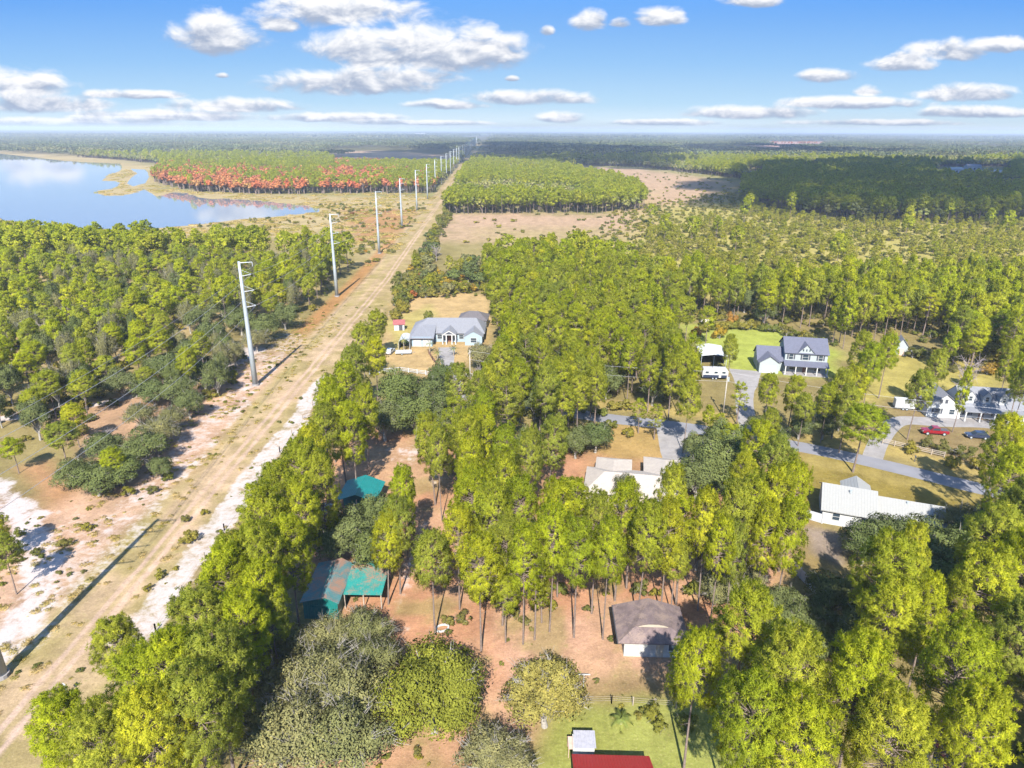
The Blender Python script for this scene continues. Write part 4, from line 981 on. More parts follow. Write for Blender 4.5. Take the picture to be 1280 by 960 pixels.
def car(label, loc, rz, paint, name='parked_car'):
    r = thing(name, label, 'car', loc, rz)
    MB().prism([(-2.3, 0.35), (2.25, 0.35), (2.3, 0.7), (2.1, 0.9), (1.0, 1.0), (-2.2, 1.02), (-2.35, 0.75)], 'y', -0.9, 0.9).build('body', paint, r, bevel=0.06)
    MB().prism([(-2.0, 1.0), (1.1, 0.98), (0.35, 1.55), (-1.6, 1.6)], 'y', -0.76, 0.76).build('cabin', paint, r, bevel=0.06)
    for s in (-1, 1): MB().prism([(-1.7, 1.05), (0.85, 1.05), (0.28, 1.48), (-1.45, 1.5)], 'y', s * 0.762, s * 0.78).build('side_window', M_GLASS, r)
    MB().poly([(1.12, -0.66, 1.05), (1.12, 0.66, 1.05), (0.45, 0.6, 1.51), (0.45, -0.6, 1.51)], [(0, 1, 2, 3)]).build('windscreen', M_GLASS, r)
    wheels(r, (-1.45, 1.45), 1.8, 0.34); lights(r, 2.28, 1.8, 0.72, False); lights(r, -2.34, 1.8, 0.8, True)
    return r
pickup('dark red pickup truck parked under slim pines before the dormered house', (95.3, 140.6, 0), R(172), M_CARRED)
car('navy blue car parked in shade before the dormered house', (103.6, 138.6, 0), R(170), M_CARBLUE)
car('white car parked left of the white fabric garage', (-37.2, 198.5, 0), R(80), M_CARW)
def box_trailer(label, loc, rz, L=4.6, w=2.1, h_=2.1):
    r = thing('cargo_trailer', label, 'trailer', loc, rz)
    MB().box(-L / 2, L / 2, -w / 2, w / 2, 0.5, 0.5 + h_).build('body', M_CARW, r, bevel=0.06)
    MB().box(-L / 2 + 0.05, L / 2 - 0.05, -w / 2 + 0.05, w / 2 - 0.05, 0.503 + h_, 0.54 + h_).build('roof', M_WHITE, r)
    MB().box(-L / 2 - 0.02, -L / 2 - 0.002, -w / 2 + 0.15, w / 2 - 0.15, 0.6, 0.4 + h_).build('rear_door', M_TRIM, r)
    MB().tube([(L / 2, 0.6, 0.5), (L / 2 + 1.2, 0, 0.5)], 0.05, 5).tube([(L / 2, -0.6, 0.5), (L / 2 + 1.2, 0, 0.5)], 0.05, 5).build('hitch', M_DKMETAL, r)
    wheels(r, (-0.45, 0.4), w + 0.3, 0.33)
    return r
box_trailer('white enclosed cargo trailer parked on the drive left of the dormered house', (96.4, 155.4, 0), R(-14))
r = thing('flat_trailer', 'low white utility trailer parked in front of the white fabric garage', 'trailer', (-33.0, 197.6, 0), R(5))
MB().box(-2.4, 2.4, -1.0, 1.0, 0.5, 0.62).box(-2.4, 2.4, -1.0, -0.93, 0.62, 1.0).box(-2.4, 2.4, 0.93, 1.0, 0.62, 1.0).build('deck', M_WHITE, r); wheels(r, (-0.4,), 2.3, 0.33)
MB().tube([(2.4, 0, 0.5), (3.6, 0, 0.5)], 0.06, 5).build('hitch', M_DKMETAL, r)
r = thing('metal_carport', 'white roofed metal carport with open front beside the concrete drive', 'carport', (58.2, 186.8, 0), R(-6))
gable_roof(r, 'y', -3.6, 3.6, 0, 10.5, 3.2, 3.7, 0.15, M_WHITE, t=0.1, ovg=0.2)
MB().box(-3.55, 3.55, 10.4, 10.5, 0, 3.15).box(-3.6, -3.5, 3.0, 10.5, 0, 3.1).box(3.5, 3.6, 3.0, 10.5, 0, 3.1).build('wall', M_WHITE, r)
for x in (-3.5, 0, 3.5): MB().box(x - .06, x + .06, 0.1, 0.22, 0, 3.15).build('post', M_GALV, r)
r = thing('travel_trailer', 'pale travel trailer with dark lower panels parked before the white carport', 'caravan', (55.6, 177.0, 0), R(-4))
MB().prism([(-3.3, 0.55), (3.3, 0.55), (3.45, 1.6), (3.2, 3.0), (-3.2, 3.0), (-3.4, 1.6)], 'y', -1.2, 1.2).build('body', M_CARW, r, bevel=0.08)
MB().box(-3.1, 3.1, -1.1, 1.1, 3.003, 3.05).build('roof', plain('grey_rubber_roofing', (0.34, 0.34, 0.36), 0.8, var=0.15), r)
MB().box(-0.5, 0.5, -0.4, 0.4, 3.055, 3.3).build('roof_unit', M_TRIM, r)
MB().box(-3.2, 3.2, -1.225, -1.203, 0.6, 1.35).build('lower_panel', M_CARBLUE, r)
for x in (-2.2, 0.2, 2.3): window(r, (x, -1.2, 2.1), 0.9, 0.55, mull=False)
MB().box(1.05, 1.65, -1.235, -1.203, 0.65, 2.5).build('door', M_TRIM, r); wheels(r, (-0.5, 0.4), 2.4, 0.34)
MB().tube([(3.4, 0, 0.6), (4.5, 0, 0.6)], 0.06, 5).build('hitch', M_DKMETAL, r)
# odd heaps by the far garden shed, pale tarp thing by the straw yard
rg = random.Random(3)
mb = MB()
for k in range(46):
    x, y, s = rg.uniform(-5.5, 5.5), rg.uniform(-1.2, 1.2), rg.uniform(0.15, 0.5)
    mb.box(x - s, x + s * rg.uniform(.4, 1.4), y - s * .6, y + s, 0, s * rg.uniform(0.8, 1.8))
o = mb.build('junk_heap', M_DEBRIS); o.location = (*G(1163, 443), 0); o.rotation_euler = (0, 0, R(-15)); tag(o, 'pale heap of yard clutter along the wood edge right of the steep shed', 'clutter', kind='stuff')
tarp = MB().prism([(-1.9, 0), (1.9, 0), (1.6, 0.5), (0.5, 0.75), (-0.9, 0.62), (-1.6, 0.4)], 'y', -0.8, 0.8).build('tarp_bundle', M_WHITE, bevel=0.12)
tarp.location = (*G(687, 574), 0); tarp.rotation_euler = (0, 0, R(-15)); tag(tarp, 'long white tarp covered bundle on pine straw left of the tan roof', 'tarp')

# ------------------------------------------------------------------ plants: leaf clouds and wood
def unit(v): return v / (np.linalg.norm(v, axis=-1, keepdims=True) + 1e-9)
def rdir(rs, n): return unit(rs.normal(size=(n, 3)))
def fix_wind(V, F, Nn):
    a, b, c = V[F[:, 0]], V[F[:, 1]], V[F[:, 2]]
    fn = np.cross(b - a, c - a)
    bad = (fn * Nn[F[:, 0]]).sum(1) < 0
    F[bad] = F[bad][:, [0, 2, 1]]
    return F
def tufts(rs, C, D, crownc, nb, bl, bw, tint, spread=0.7, upk=0.4, spike=0.6):
    """needle tufts: at each centre C (pointing along D) nb blades fan out; normals follow the tuft and the crown"""
    n = len(C)
    d = unit(rdir(rs, n * nb) + np.repeat(D, nb, 0) * spread * 0.55 + np.array([0, 0, upk]))
    base = np.repeat(C, nb, 0)
    L = (bl * rs.uniform(0.6, 1.1, n * nb))[:, None]
    perp = unit(np.cross(d, rdir(rs, n * nb)))
    wv = (bw * rs.uniform(0.7, 1.3, n * nb) / 2)[:, None]
    inv = rs.rand(n * nb) < spike
    A = base + d * 0.05
    tip = base + d * L
    P0 = np.where(inv[:, None], base + d * L * 0.3 + perp * wv, A)
    P1 = np.where(inv[:, None], base + d * L * 0.3 - perp * wv, tip + perp * wv)
    P2 = np.where(inv[:, None], tip, tip - perp * wv)
    V = np.stack([P0, P1, P2], 1).reshape(-1, 3)
    co = unit(base - crownc)
    nn = unit(d * 0.5 + co * 0.9 + np.array([0, 0, 0.25]))
    Nn = np.repeat(nn, 3, 0)
    F = np.arange(len(V)).reshape(-1, 3)
    F = fix_wind(V, F, Nn)
    tt = np.repeat(np.clip(np.repeat(tint, nb) + rs.normal(0, 0.1, n * nb), 0, 1), 3)
    return V, F, Nn, tt
def leaves(rs, C, Nrm, size, tint):
    """single leaf sprays: rhombs of two faces at random tilt, shaded with their clump's outward normal"""
    n = len(C)
    d = rdir(rs, n)
    a = unit(np.cross(d, Nrm + 0.3 * rdir(rs, n))); b = unit(np.cross(a, unit(Nrm + 0.9 * rdir(rs, n))))
    s = (size * rs.uniform(0.5, 1.3, n))[:, None]
    P = np.stack([C + a * s, C + b * s * 0.55, C - a * s * 0.9, C - b * s * 0.6], 1).reshape(-1, 3)
    Nn = np.repeat(unit(Nrm + 0.35 * rdir(rs, n)), 4, 0)
    q = np.arange(n)[:, None] * 4
    F = np.concatenate([q + [0, 1, 2], q + [0, 2, 3]], 0)
    F = fix_wind(P, F, Nn)
    return P, F, Nn, np.repeat(np.clip(tint + rs.normal(0, 0.12, n), 0, 1), 4)
def tube_np(pts, rads, n=5):
    pts = np.asarray(pts, float); m = len(pts)
    d = unit(np.gradient(pts, axis=0))
    ref = np.where(np.abs(d[:, 2:3]) < 0.9, [[0, 0, 1.0]], [[1.0, 0, 0]])
    a = unit(np.cross(d, ref)); c = np.cross(d, a)
    ang = np.arange(n) * 2 * math.pi / n
    V = pts[:, None, :] + (a[:, None, :] * np.cos(ang)[None, :, None] + c[:, None, :] * np.sin(ang)[None, :, None]) * np.asarray(rads)[:, None, None]
    F = []
    for i in range(m - 1):
        for k in range(n):
            p, q, r_, s = i * n + k, i * n + (k + 1) % n, (i + 1) * n + (k + 1) % n, (i + 1) * n + k
            F += [(p, q, r_), (p, r_, s)]
    return V.reshape(-1, 3), np.array(F)
class Acc:
    def __init__(s): s.V, s.F, s.n = [], [], 0
    def add(s, V, F): s.V.append(V); s.F.append(np.asarray(F) + s.n); s.n += len(V)
    def get(s): return np.concatenate(s.V), np.concatenate(s.F)

def pine_parts(seed, H, Rc, cf, nbr, nb, bl, bw, wood=True, bushy=1.0, gap=0.0):
    """returns wood (V,F) and needle (V,F,N,tint) of a pine H tall; crown radius Rc over the top cf of the height"""
    rs = np.random.RandomState(seed)
    lean = rs.normal(0, 0.025, 2)
    bendp = rs.uniform(0, 6.28)
    def tr(z):
        return np.array([lean[0] * z + 0.25 * math.sin(z / H * 3 + bendp) * z / H, lean[1] * z + 0.25 * math.cos(z / H * 2.5 + bendp) * z / H, z])
    acc = Acc()
    zs = np.linspace(0, H * 0.97, 9)
    r0 = 0.011 * H + 0.05
    acc.add(*tube_np([tr(z) for z in zs], r0 * (1 - 0.86 * (zs / H) ** 0.9), 7))
    C, D, T = [], [], []
    cz0 = H * (1 - cf)
    az = rs.uniform(0, 6.28)
    for i in range(nbr):
        f = (i + rs.uniform(0, 1)) / nbr
        az += 2.4 + rs.normal(0, 0.5)
        if rs.rand() < gap: continue
        z = cz0 + (H * 0.97 - cz0) * f ** 0.85
        prof = (math.sin(math.pi * (0.27 + 0.65 * f)) ** 0.65)
        L = max(0.5, Rc * prof * rs.uniform(0.72, 1.08))
        el = R(-8 + 62 * f ** 1.3 + rs.normal(0, 8))
        dr = np.array([math.cos(az) * math.cos(el), math.sin(az) * math.cos(el), math.sin(el)])
        p0 = tr(z)
        nseg = 4
        pts = [p0 + dr * L * s + np.array([0, 0, 0.10 * L * s * s]) for s in np.linspace(0, 1, nseg)]
        acc.add(*tube_np(pts, np.linspace(0.015 * L + 0.025, 0.012, nseg), 4)) if wood else None
        nt_ = max(2, int(round((2.4 + 1.5 * L) * bushy)))
        side = unit(np.cross(dr, [0, 0, 1.0])[None])[0]
        tb = rs.uniform(0.25, 0.75)
        for k in range(nt_):
            s = 1.0 if k == 0 else 0.45 + 0.58 * rs.rand() ** 0.6
            off = 0 if k == 0 else rs.normal(0, 0.27) * L * (1.2 - 0.5 * s)
            q = p0 + dr * L * s + np.array([0, 0, 0.10 * L * s * s]) + side * off + np.array([0, 0, rs.normal(0.12, 0.14) * min(L, 2.5)])
            C.append(q); D.append(unit((dr + side * off / max(L, .5) + rs.normal(0, .2, 3))[None])[0]); T.append(tb + rs.normal(0, 0.15))
            if wood and k and s < 0.9: acc.add(*tube_np([p0 + dr * L * (s - 0.2), q], [0.022, 0.01], 3))
    # dead stubs below the crown
    if wood:
        for k in range(5):
            z = rs.uniform(0.35, 1 - cf + 0.05) * H; a_ = rs.uniform(0, 6.28); l_ = rs.uniform(0.5, 1.6)
            acc.add(*tube_np([tr(z), tr(z) + np.array([math.cos(a_) * l_, math.sin(a_) * l_, 0.15])], [0.035, 0.012], 3))
    C.append(tr(H)); D.append(np.array([0, 0, 1.0])); T.append(0.6)
    C, D, T = np.array(C), np.array(D), np.clip(np.array(T), 0, 1)
    cc = tr(cz0 + (H - cz0) * 0.35)
    return acc.get(), tufts(rs, C, D, cc, nb, bl, bw, T)

def oak_parts(seed, H, Rc, nlobe, nleaf, size, trunk_f=0.25, flat=0.75, twigs=14, tint_lo=0.2, tint_hi=0.8, hollow=0.62, low=0.0):
    rs = np.random.RandomState(seed)
    acc = Acc()
    zc = H * (trunk_f + (1 - trunk_f) * 0.42)
    hz = (H - zc)
    lobes, rad = [], []
    for i in range(nlobe):
        t = (i + 0.5) / nlobe
        a = i * 2.4 + rs.normal(0, 0.4)
        e = math.asin(min(1, -0.30 - low + (1.30 + low) * t))
        k = rs.uniform(0.48, 0.86) * (1 + 0.14 * math.sin(2 * a + seed) + 0.1 * math.sin(3 * a + 2 * seed))
        lobes.append([math.cos(a) * math.cos(e) * Rc * k, math.sin(a) * math.cos(e) * Rc * k, zc + math.sin(e) * hz * k * (1.0 if e > 0 else 0.8)])
        rad.append(rs.uniform(0.24, 0.46) * Rc)
    lobes, rad = np.array(lobes), np.array(rad)
    cc = np.array([0, 0, zc - 0.2 * hz])
    acc.add(*tube_np([(0, 0, 0), (rs.normal(0, .15), rs.normal(0, .15), H * trunk_f * 0.6), (rs.normal(0, .3), rs.normal(0, .3), zc)], [0.045 * H, 0.034 * H, 0.02 * H], 7))
    for i in range(0, nlobe):
        p = lobes[i]
        acc.add(*tube_np([(0, 0, H * trunk_f * rs.uniform(0.5, 1.1)), p * [0.5, 0.5, 1] + [0, 0, -0.12 * H], p, p + unit((p - cc)[None])[0] * rad[i] * 0.7], [0.014 * H, 0.011 * H, 0.006 * H, 0.002 * H], 4))
    for i in range(twigs):
        p = lobes[rs.randint(nlobe)]; q = p + unit((p - cc + rs.normal(0, 1.0, 3))[None])[0] * rs.uniform(0.9, 1.25) * Rc * 0.42
        for k in range(2):
            acc.add(*tube_np([p, (p + q) / 2 + rs.normal(0, 0.15, 3), q + rs.normal(0, 0.35, 3)], [0.06, 0.04, 0.012], 3))
    w = rad ** 2; w /= w.sum()
    pick = rs.choice(nlobe, nleaf, p=w)
    d = rdir(rs, nleaf); d[:, 2] = np.where((d[:, 2] < -0.3) & (rs.rand(nleaf) < 0.6), -d[:, 2], d[:, 2])
    rr = rad[pick] * (hollow + (1.12 - hollow) * rs.rand(nleaf) ** 0.7)
    # ripple of small clumps on each lobe
    clump = rs.rand(nlobe, 24, 3) * 2 - 1
    cl = unit(clump.reshape(-1, 3)).reshape(nlobe, 24, 3)
    dots = np.einsum('nkj,nj->nk', cl[pick], d)
    best = dots.max(1); bi = dots.argmax(1)
    rr *= (0.70 + 0.40 * np.clip((best - 0.6) / 0.4, 0, 1))
    hole = rs.rand(nlobe, 24) < 0.26
    rr = np.where(hole[pick, bi], rr * 0.62, rr)
    C = lobes[pick] + d * rr[:, None] * np.array([1, 1, flat])
    C[:, 2] = np.maximum(C[:, 2], 0.25)
    nn = unit(d * 0.6 + cl[pick, bi] * 0.35 + unit(C - cc) * 0.5 + np.array([0, 0, 0.1]))
    lt = rs.uniform(tint_lo, tint_hi, nlobe)[pick] * 0.5 + rs.uniform(tint_lo, tint_hi, (nlobe, 24))[pick, bi] * 0.5
    return acc.get(), leaves(rs, C, nn, size, lt)

def bare_parts(seed, H, Rc, nbr):
    rs = np.random.RandomState(seed); acc = Acc()
    acc.add(*tube_np([(0, 0, 0), (0.1, 0, H * 0.4), (0, 0.1, H * 0.85)], [0.16, 0.11, 0.03], 6))
    for i in range(nbr):
        z = H * rs.uniform(0.22, 0.8); a = rs.uniform(0, 6.28); e = R(rs.uniform(20, 65)); L = Rc * rs.uniform(0.6, 1.2)
        p0 = np.array([0, 0, z]); dr = np.array([math.cos(a) * math.cos(e), math.sin(a) * math.cos(e), math.sin(e)])
        p1 = p0 + dr * L
        acc.add(*tube_np([p0, p0 + dr * L * 0.5 + rs.normal(0, .15, 3), p1], [0.07, 0.05, 0.02], 4))
        for k in range(9):
            s = rs.uniform(0.35, 1); q = p0 + dr * L * s
            t = q + unit((dr + rs.normal(0, 0.8, 3))[None])[0] * L * rs.uniform(0.25, 0.6)
            acc.add(*tube_np([q, (q + t) / 2 + rs.normal(0, .06, 3), t], [0.035, 0.025, 0.012], 3))
    return acc.get()
def leaf_mesh(name, lv, mat): return np_mesh(name, lv[0], lv[1], lv[2], lv[3], mat)
def wood_mesh(name, wd, mat): return np_mesh(name, wd[0], wd[1], mat=mat, smooth=True)
def joined_mesh(name, wd, lv, mw, ml):
    V = np.concatenate([wd[0], lv[0]]); F = np.concatenate([wd[1], lv[1] + len(wd[0])])
    me = np_mesh(name, V, F, None, np.concatenate([np.full(len(wd[0]), .5), lv[3]]), mw)
    me.materials.append(ml)
    idx = np.zeros(len(F), np.int32); idx[len(wd[1]):] = 1
    me.polygons.foreach_set('material_index', idx)
    me.polygons.foreach_set('use_smooth', np.ones(len(F), bool))
    # wood keeps its own normals
    nn = np.zeros((len(V), 3), np.float32)
    me.vertex_normals.foreach_get('vector', nn[:].ravel()) if False else None
    vn = np.array([v.vector[:] for v in me.vertex_normals], np.float32)
    vn[len(wd[0]):] = lv[2]
    me.normals_split_custom_set_from_vertices(vn.tolist())
    return me

# near variants: (wood mesh, leaf mesh, nominal height, nominal radius)
PINES = []
for i, (H, Rc, cf, nbr, gap) in enumerate([(18, 4.2, 0.44, 84, 0), (19, 3.9, 0.54, 86, 0.06), (17, 4.4, 0.40, 84, 0.0), (18, 3.6, 0.60, 84, 0.06), (17.5, 4.0, 0.43, 72, 0.12), (19, 4.3, 0.47, 84, 0.03)]):
    wd, lv = pine_parts(100 + i, H, Rc, cf, nbr, 34, 0.52, 0.075, bushy=1.75)
    PINES.append((wood_mesh('pine_trunk', wd, M_BARK), leaf_mesh('pine_crown', lv, M_PINE), H, Rc, 1 - cf / 2 * 0.95))
SLIM = []
for i, (H, Rc, cf, nbr) in enumerate([(16, 2.4, 0.62, 40), (17, 2.6, 0.52, 38), (15, 2.3, 0.7, 42), (16.5, 2.7, 0.58, 40)]):
    wd, lv = pine_parts(140 + i, H, Rc, cf, nbr, 28, 0.50, 0.08, gap=0.06, bushy=1.5)
    SLIM.append((wood_mesh('pine_trunk', wd, M_BARK), leaf_mesh('pine_crown', lv, M_PINE), H, Rc, 1 - cf / 2 * 0.95))
def oakset(seed, n, H, Rc, nl, nleaf, size, mat, **k):
    o = []
    for i in range(n):
        wd, lv = oak_parts(seed + i, H, Rc, nl, nleaf, size, **k)
        o.append((wood_mesh('oak_trunk', wd, M_OAKBARK), leaf_mesh('oak_crown', lv, mat), H, Rc, 0.55))
    return o
OAKS = oakset(200, 4, 10, 5.2, 24, 13000, 0.20, M_OAK)
GREYOAKS = oakset(220, 3, 9.5, 5.0, 26, 15000, 0.16, M_GREYOAK, twigs=80, flat=0.85)
ROUNDOAK = oakset(240, 1, 10.5, 5.8, 38, 32000, 0.165, M_ROUNDOAK, twigs=30, trunk_f=0.2, flat=0.95)
GOLDOAK = oakset(250, 1, 9.5, 4.4, 28, 16000, 0.16, M_GOLDOAK, twigs=80, trunk_f=0.2, flat=0.9)
BUSHES = []
for i in range(4):
    wd, lv = oak_parts(300 + i, 2.6, 2.0, 9, 1300, 0.2, trunk_f=0.05, twigs=6, low=0.3)
    BUSHES.append((wood_mesh('shrub_stems', wd, M_OAKBARK), leaf_mesh('shrub_leaves', lv, M_BUSH), 2.6, 2.0, 0.5))
AUTB = []
for i in range(2):
    wd, lv = oak_parts(320 + i, 2.8, 2.0, 9, 1100, 0.22, trunk_f=0.05, twigs=8, low=0.3)
    AUTB.append((wood_mesh('shrub_stems', wd, M_OAKBARK), leaf_mesh('shrub_leaves', lv, M_AUTUMN), 2.8, 2.0, 0.5))
BARES = [(wood_mesh('bare_branches', bare_parts(340 + i, 9, 3.4, 26), M_BARE), None, 9, 3.4, 0.6) for i in range(2)]
KINDS = {'pine': PINES, 'slim': SLIM, 'oak': OAKS, 'grey': GREYOAKS, 'round': ROUNDOAK, 'gold': GOLDOAK, 'bush': BUSHES, 'autumn': AUTB, 'bare': BARES}
NAMES = {'pine': ('pine_tree', 'pine tree'), 'slim': ('pine_tree', 'pine tree'), 'oak': ('oak_tree', 'oak tree'), 'grey': ('oak_tree', 'oak tree'), 'round': ('oak_tree', 'oak tree'), 'gold': ('oak_tree', 'oak tree'),
         'bush': ('shrub', 'shrub'), 'autumn': ('shrub', 'shrub'), 'bare': ('bare_tree', 'bare tree')}

# every plant to build: dict(kind, x, y, sc (height scale), rsc (radius scale), rot, var)
PL = []
rp = random.Random(11)
def put(kind, px, py, Rm, Hm, var=None, hand=True):
    """plant with its crown centre seen at the photo's (px, py); Rm crown radius, Hm height in metres"""
    ks = KINDS[kind]
    v = rp.randrange(len(ks)) if var is None else var % len(ks)
    zc = ks[v][4] * Hm
    x, y = G(px, py, zc)
    PL.append(dict(kind=kind, x=float(x), y=float(y), s=Hm / ks[v][2], r=Rm * ((0.78 if py > 620 and px > 850 else 0.84) if kind == 'pine' else 1.0) / ks[v][3], rot=rp.uniform(0, 6.28), v=v, H=Hm, R=Rm, hand=hand))
for a in [(925, 785, 4.3, 19, 0), (988, 845, 4.6, 19, 2), (870, 838, 3.4, 17, 4), (940, 905, 4.2, 18.5, 5), (985, 925, 4.0, 18, 0), (1073, 858, 4.5, 19, 2), (1110, 925, 4.4, 18, 5),
          (1100, 718, 4.6, 19, 0), (1115, 772, 4.4, 18, 1), (1160, 768, 2.8, 16, 3), (1195, 838, 4.3, 19, 5), (1212, 908, 3.8, 18, 0), (1228, 735, 4.6, 19, 4), (1240, 682, 5.0, 19, 2), (1272, 800, 4.2, 18, 1),
          (1285, 720, 4.5, 19, 0), (1290, 640, 4.2, 19, 2), (1262, 648, 3.6, 18, 1), (1135, 702, 3.0, 18, 1),
          (1255, 560, 3.6, 18, 3), (1262, 605, 3.6, 18, 1)]: put('pine', *a)
put('pine', 1078, 530, 5.2, 13, 2)
# row along the corridor
for a in [(95, 915, 3.4, 15, 1), (140, 935, 3.8, 16, 0), (190, 920, 4.0, 17, 2), (245, 895, 4.2, 18, 5), (165, 862, 3.4, 15, 1), (222, 845, 4.2, 17, 2), (268, 838, 4.2, 18, 0), (148, 808, 3.2, 13, 4), (252, 785, 4.0, 17, 5), (282, 742, 3.8, 18, 3),
          (318, 700, 4.0, 18, 0), (295, 712, 3.6, 17, 2), (340, 655, 3.9, 19, 1), (362, 690, 3.2, 17, 3), (330, 745, 3.2, 17, 4), (352, 625, 3.5, 18, 3), (375, 640, 3.2, 18, 1), (376, 592, 4.0, 19, 0), (390, 570, 3.6, 18, 2),
          (402, 612, 3.0, 18, 3), (408, 545, 3.5, 18, 1), (425, 520, 3.6, 19, 0), (412, 500, 3.4, 17, 2), (432, 480, 3.6, 17, 5), (455, 515, 3.0, 18, 1), (440, 455, 3.4, 16, 0), (452, 425, 3.4, 15, 2), (468, 445, 3.2, 16, 1), (470, 405, 3.4, 14, 5), (440, 540, 3.0, 18, 3), (300, 790, 3.4, 17, 1), (338, 770, 2.6, 14, 4)]: put('pine', *a)
# pines of the straw yard
for a in [(540, 700, 3.2, 15, 4), (495, 655, 3.0, 15, 0), (480, 678, 2.6, 14, 1), (505, 615, 2.6, 15, 2), (600, 712, 3.4, 16, 0), (632, 740, 2.6, 10, 2), (628, 690, 3.0, 16, 1), (655, 700, 2.8, 17, 5), (690, 675, 3.2, 18, 2), (722, 690, 3.2, 17, 4), (700, 640, 3.2, 18, 0),
          (572, 668, 2.8, 16, 5), (585, 630, 3.2, 17, 1), (615, 645, 3.4, 18, 2), (650, 640, 3.2, 18, 0), (745, 665, 2.8, 18, 1), (775, 655, 3.0, 18, 3), (805, 668, 3.0, 18, 0), (835, 672, 2.6, 17, 1), (760, 690, 2.8, 17, 2), (845, 700, 2.4, 11, 4)]: put('pine', *a)
for a in [(670, 705, 1.7, 17, 0), (678, 738, 1.6, 8, 2), (720, 640, 2.2, 18, 1), (790, 640, 2.2, 18, 3), (855, 660, 2.2, 17, 1)]: put('slim', *a)
for a in [(885, 655, 3.0, 18, 0), (912, 648, 3.2, 19, 1), (940, 640, 3.2, 19, 5), (972, 632, 3.6, 20, 0), (985, 668, 3.0, 18, 3), (920, 690, 2.4, 15, 1), (968, 585, 3.6, 18, 2), (945, 560, 3.4, 17, 0), (990, 615, 3.0, 18, 5), (930, 612, 3.0, 18, 3), (958, 672, 2.8, 17, 1), (900, 682, 2.6, 16, 5)]: put('pine', *a)
# oaks
for a in [(1112, 672, 4.4, 8), (1150, 674, 4.2, 7.5), (1190, 690, 4.6, 8.5), (1228, 675, 4.2, 8), (1082, 680, 3.4, 7), (1180, 725, 5.0, 8.5), (1150, 700, 4.6, 8), (890, 585, 5.6, 11), (920, 578, 5.0, 10.5), (872, 598, 4.0, 9), (905, 550, 4.2, 9), (868, 560, 2.6, 7),
          (500, 490, 5.6, 11), (540, 495, 5.0, 10), (480, 525, 4.4, 9), (520, 520, 5.2, 10), (550, 470, 3.2, 8), (440, 664, 4.2, 8), (418, 676, 3.8, 7.5), (466, 645, 3.2, 8), (468, 690, 3.6, 8), (745, 545, 3.6, 7), (720, 552, 3.4, 7), (660, 560, 3.2, 9),
          (205, 460, 5.0, 8), (240, 440, 4.8, 9), (265, 420, 4.8, 9.5), (300, 400, 5.0, 9.5), (330, 410, 5.0, 9), (355, 395, 4.6, 9), (280, 385, 5.0, 10), (250, 400, 4.6, 9), (220, 490, 4.6, 7.5), (255, 470, 4.4, 8), (190, 490, 4.4, 7), (235, 505, 3.6, 7), (150, 480, 4.4, 7.5), (120, 600, 4.4, 6), (95, 590, 3.6, 5.5), (150, 588, 4.2, 6), (180, 560, 4.4, 7), (130, 560, 4, 7),
          (200, 585, 2.4, 5), (960, 760, 3.6, 5), (995, 780, 3.4, 5), (985, 755, 3.0, 5), (1020, 770, 3.0, 4.5), (1040, 745, 3.6, 7), (1075, 790, 3.4, 6), (1020, 800, 3.0, 5)]: put('oak', *a)
for a in [(400, 850, 4.6, 8.5), (365, 868, 4.6, 8.5), (438, 870, 4.6, 8.5), (385, 920, 5.0, 8.5), (345, 925, 3.8, 8), (440, 925, 4.6, 8.5), (412, 806, 3.8, 7), (458, 790, 3.6, 6.5), (360, 820, 3.4, 7), (470, 830, 3.4, 7), (615, 948, 3.4, 6.5), (640, 962, 3.0, 6), (905, 735, 3.6, 4.6), (935, 725, 3.2, 4.6),
          (60, 420, 4.6, 9), (90, 395, 4.6, 9), (110, 430, 4.4, 8), (30, 405, 4.8, 9), (200, 540, 3.8, 7), (215, 525, 3.2, 6.5), (175, 520, 3.4, 6.5), (320, 425, 4.0, 7), (782, 612, 2.4, 6), (600, 445, 4.0, 8), (625, 455, 3.6, 8), (1200, 655, 3.2, 7), (10, 420, 4.5, 9)]: put('grey', *a)
put('round', 541, 868, 5.7, 10.2); put('gold', 682, 866, 4.3, 9.0)
# left scrub pines
for a in [(75, 545, 3.6, 9, 0), (90, 520, 3.0, 9, 2), (145, 575, 2.6, 8, 1), (15, 560, 2.4, 7, 4), (5, 690, 2.6, 9, 2), (-10, 660, 2.6, 9, 1), (60, 480, 3.6, 11, 5), (100, 480, 3.4, 11, 0), (235, 452, 3.2, 12, 2), (250, 430, 3.0, 12, 5), (40, 500, 2.8, 9, 4), (200, 425, 3.6, 12, 1), (45, 440, 3.6, 11, 0), (170, 440, 3.4, 11, 3), (90, 445, 3.2, 11, 2), (140, 420, 3.6, 12, 5)]: put('pine', *a)
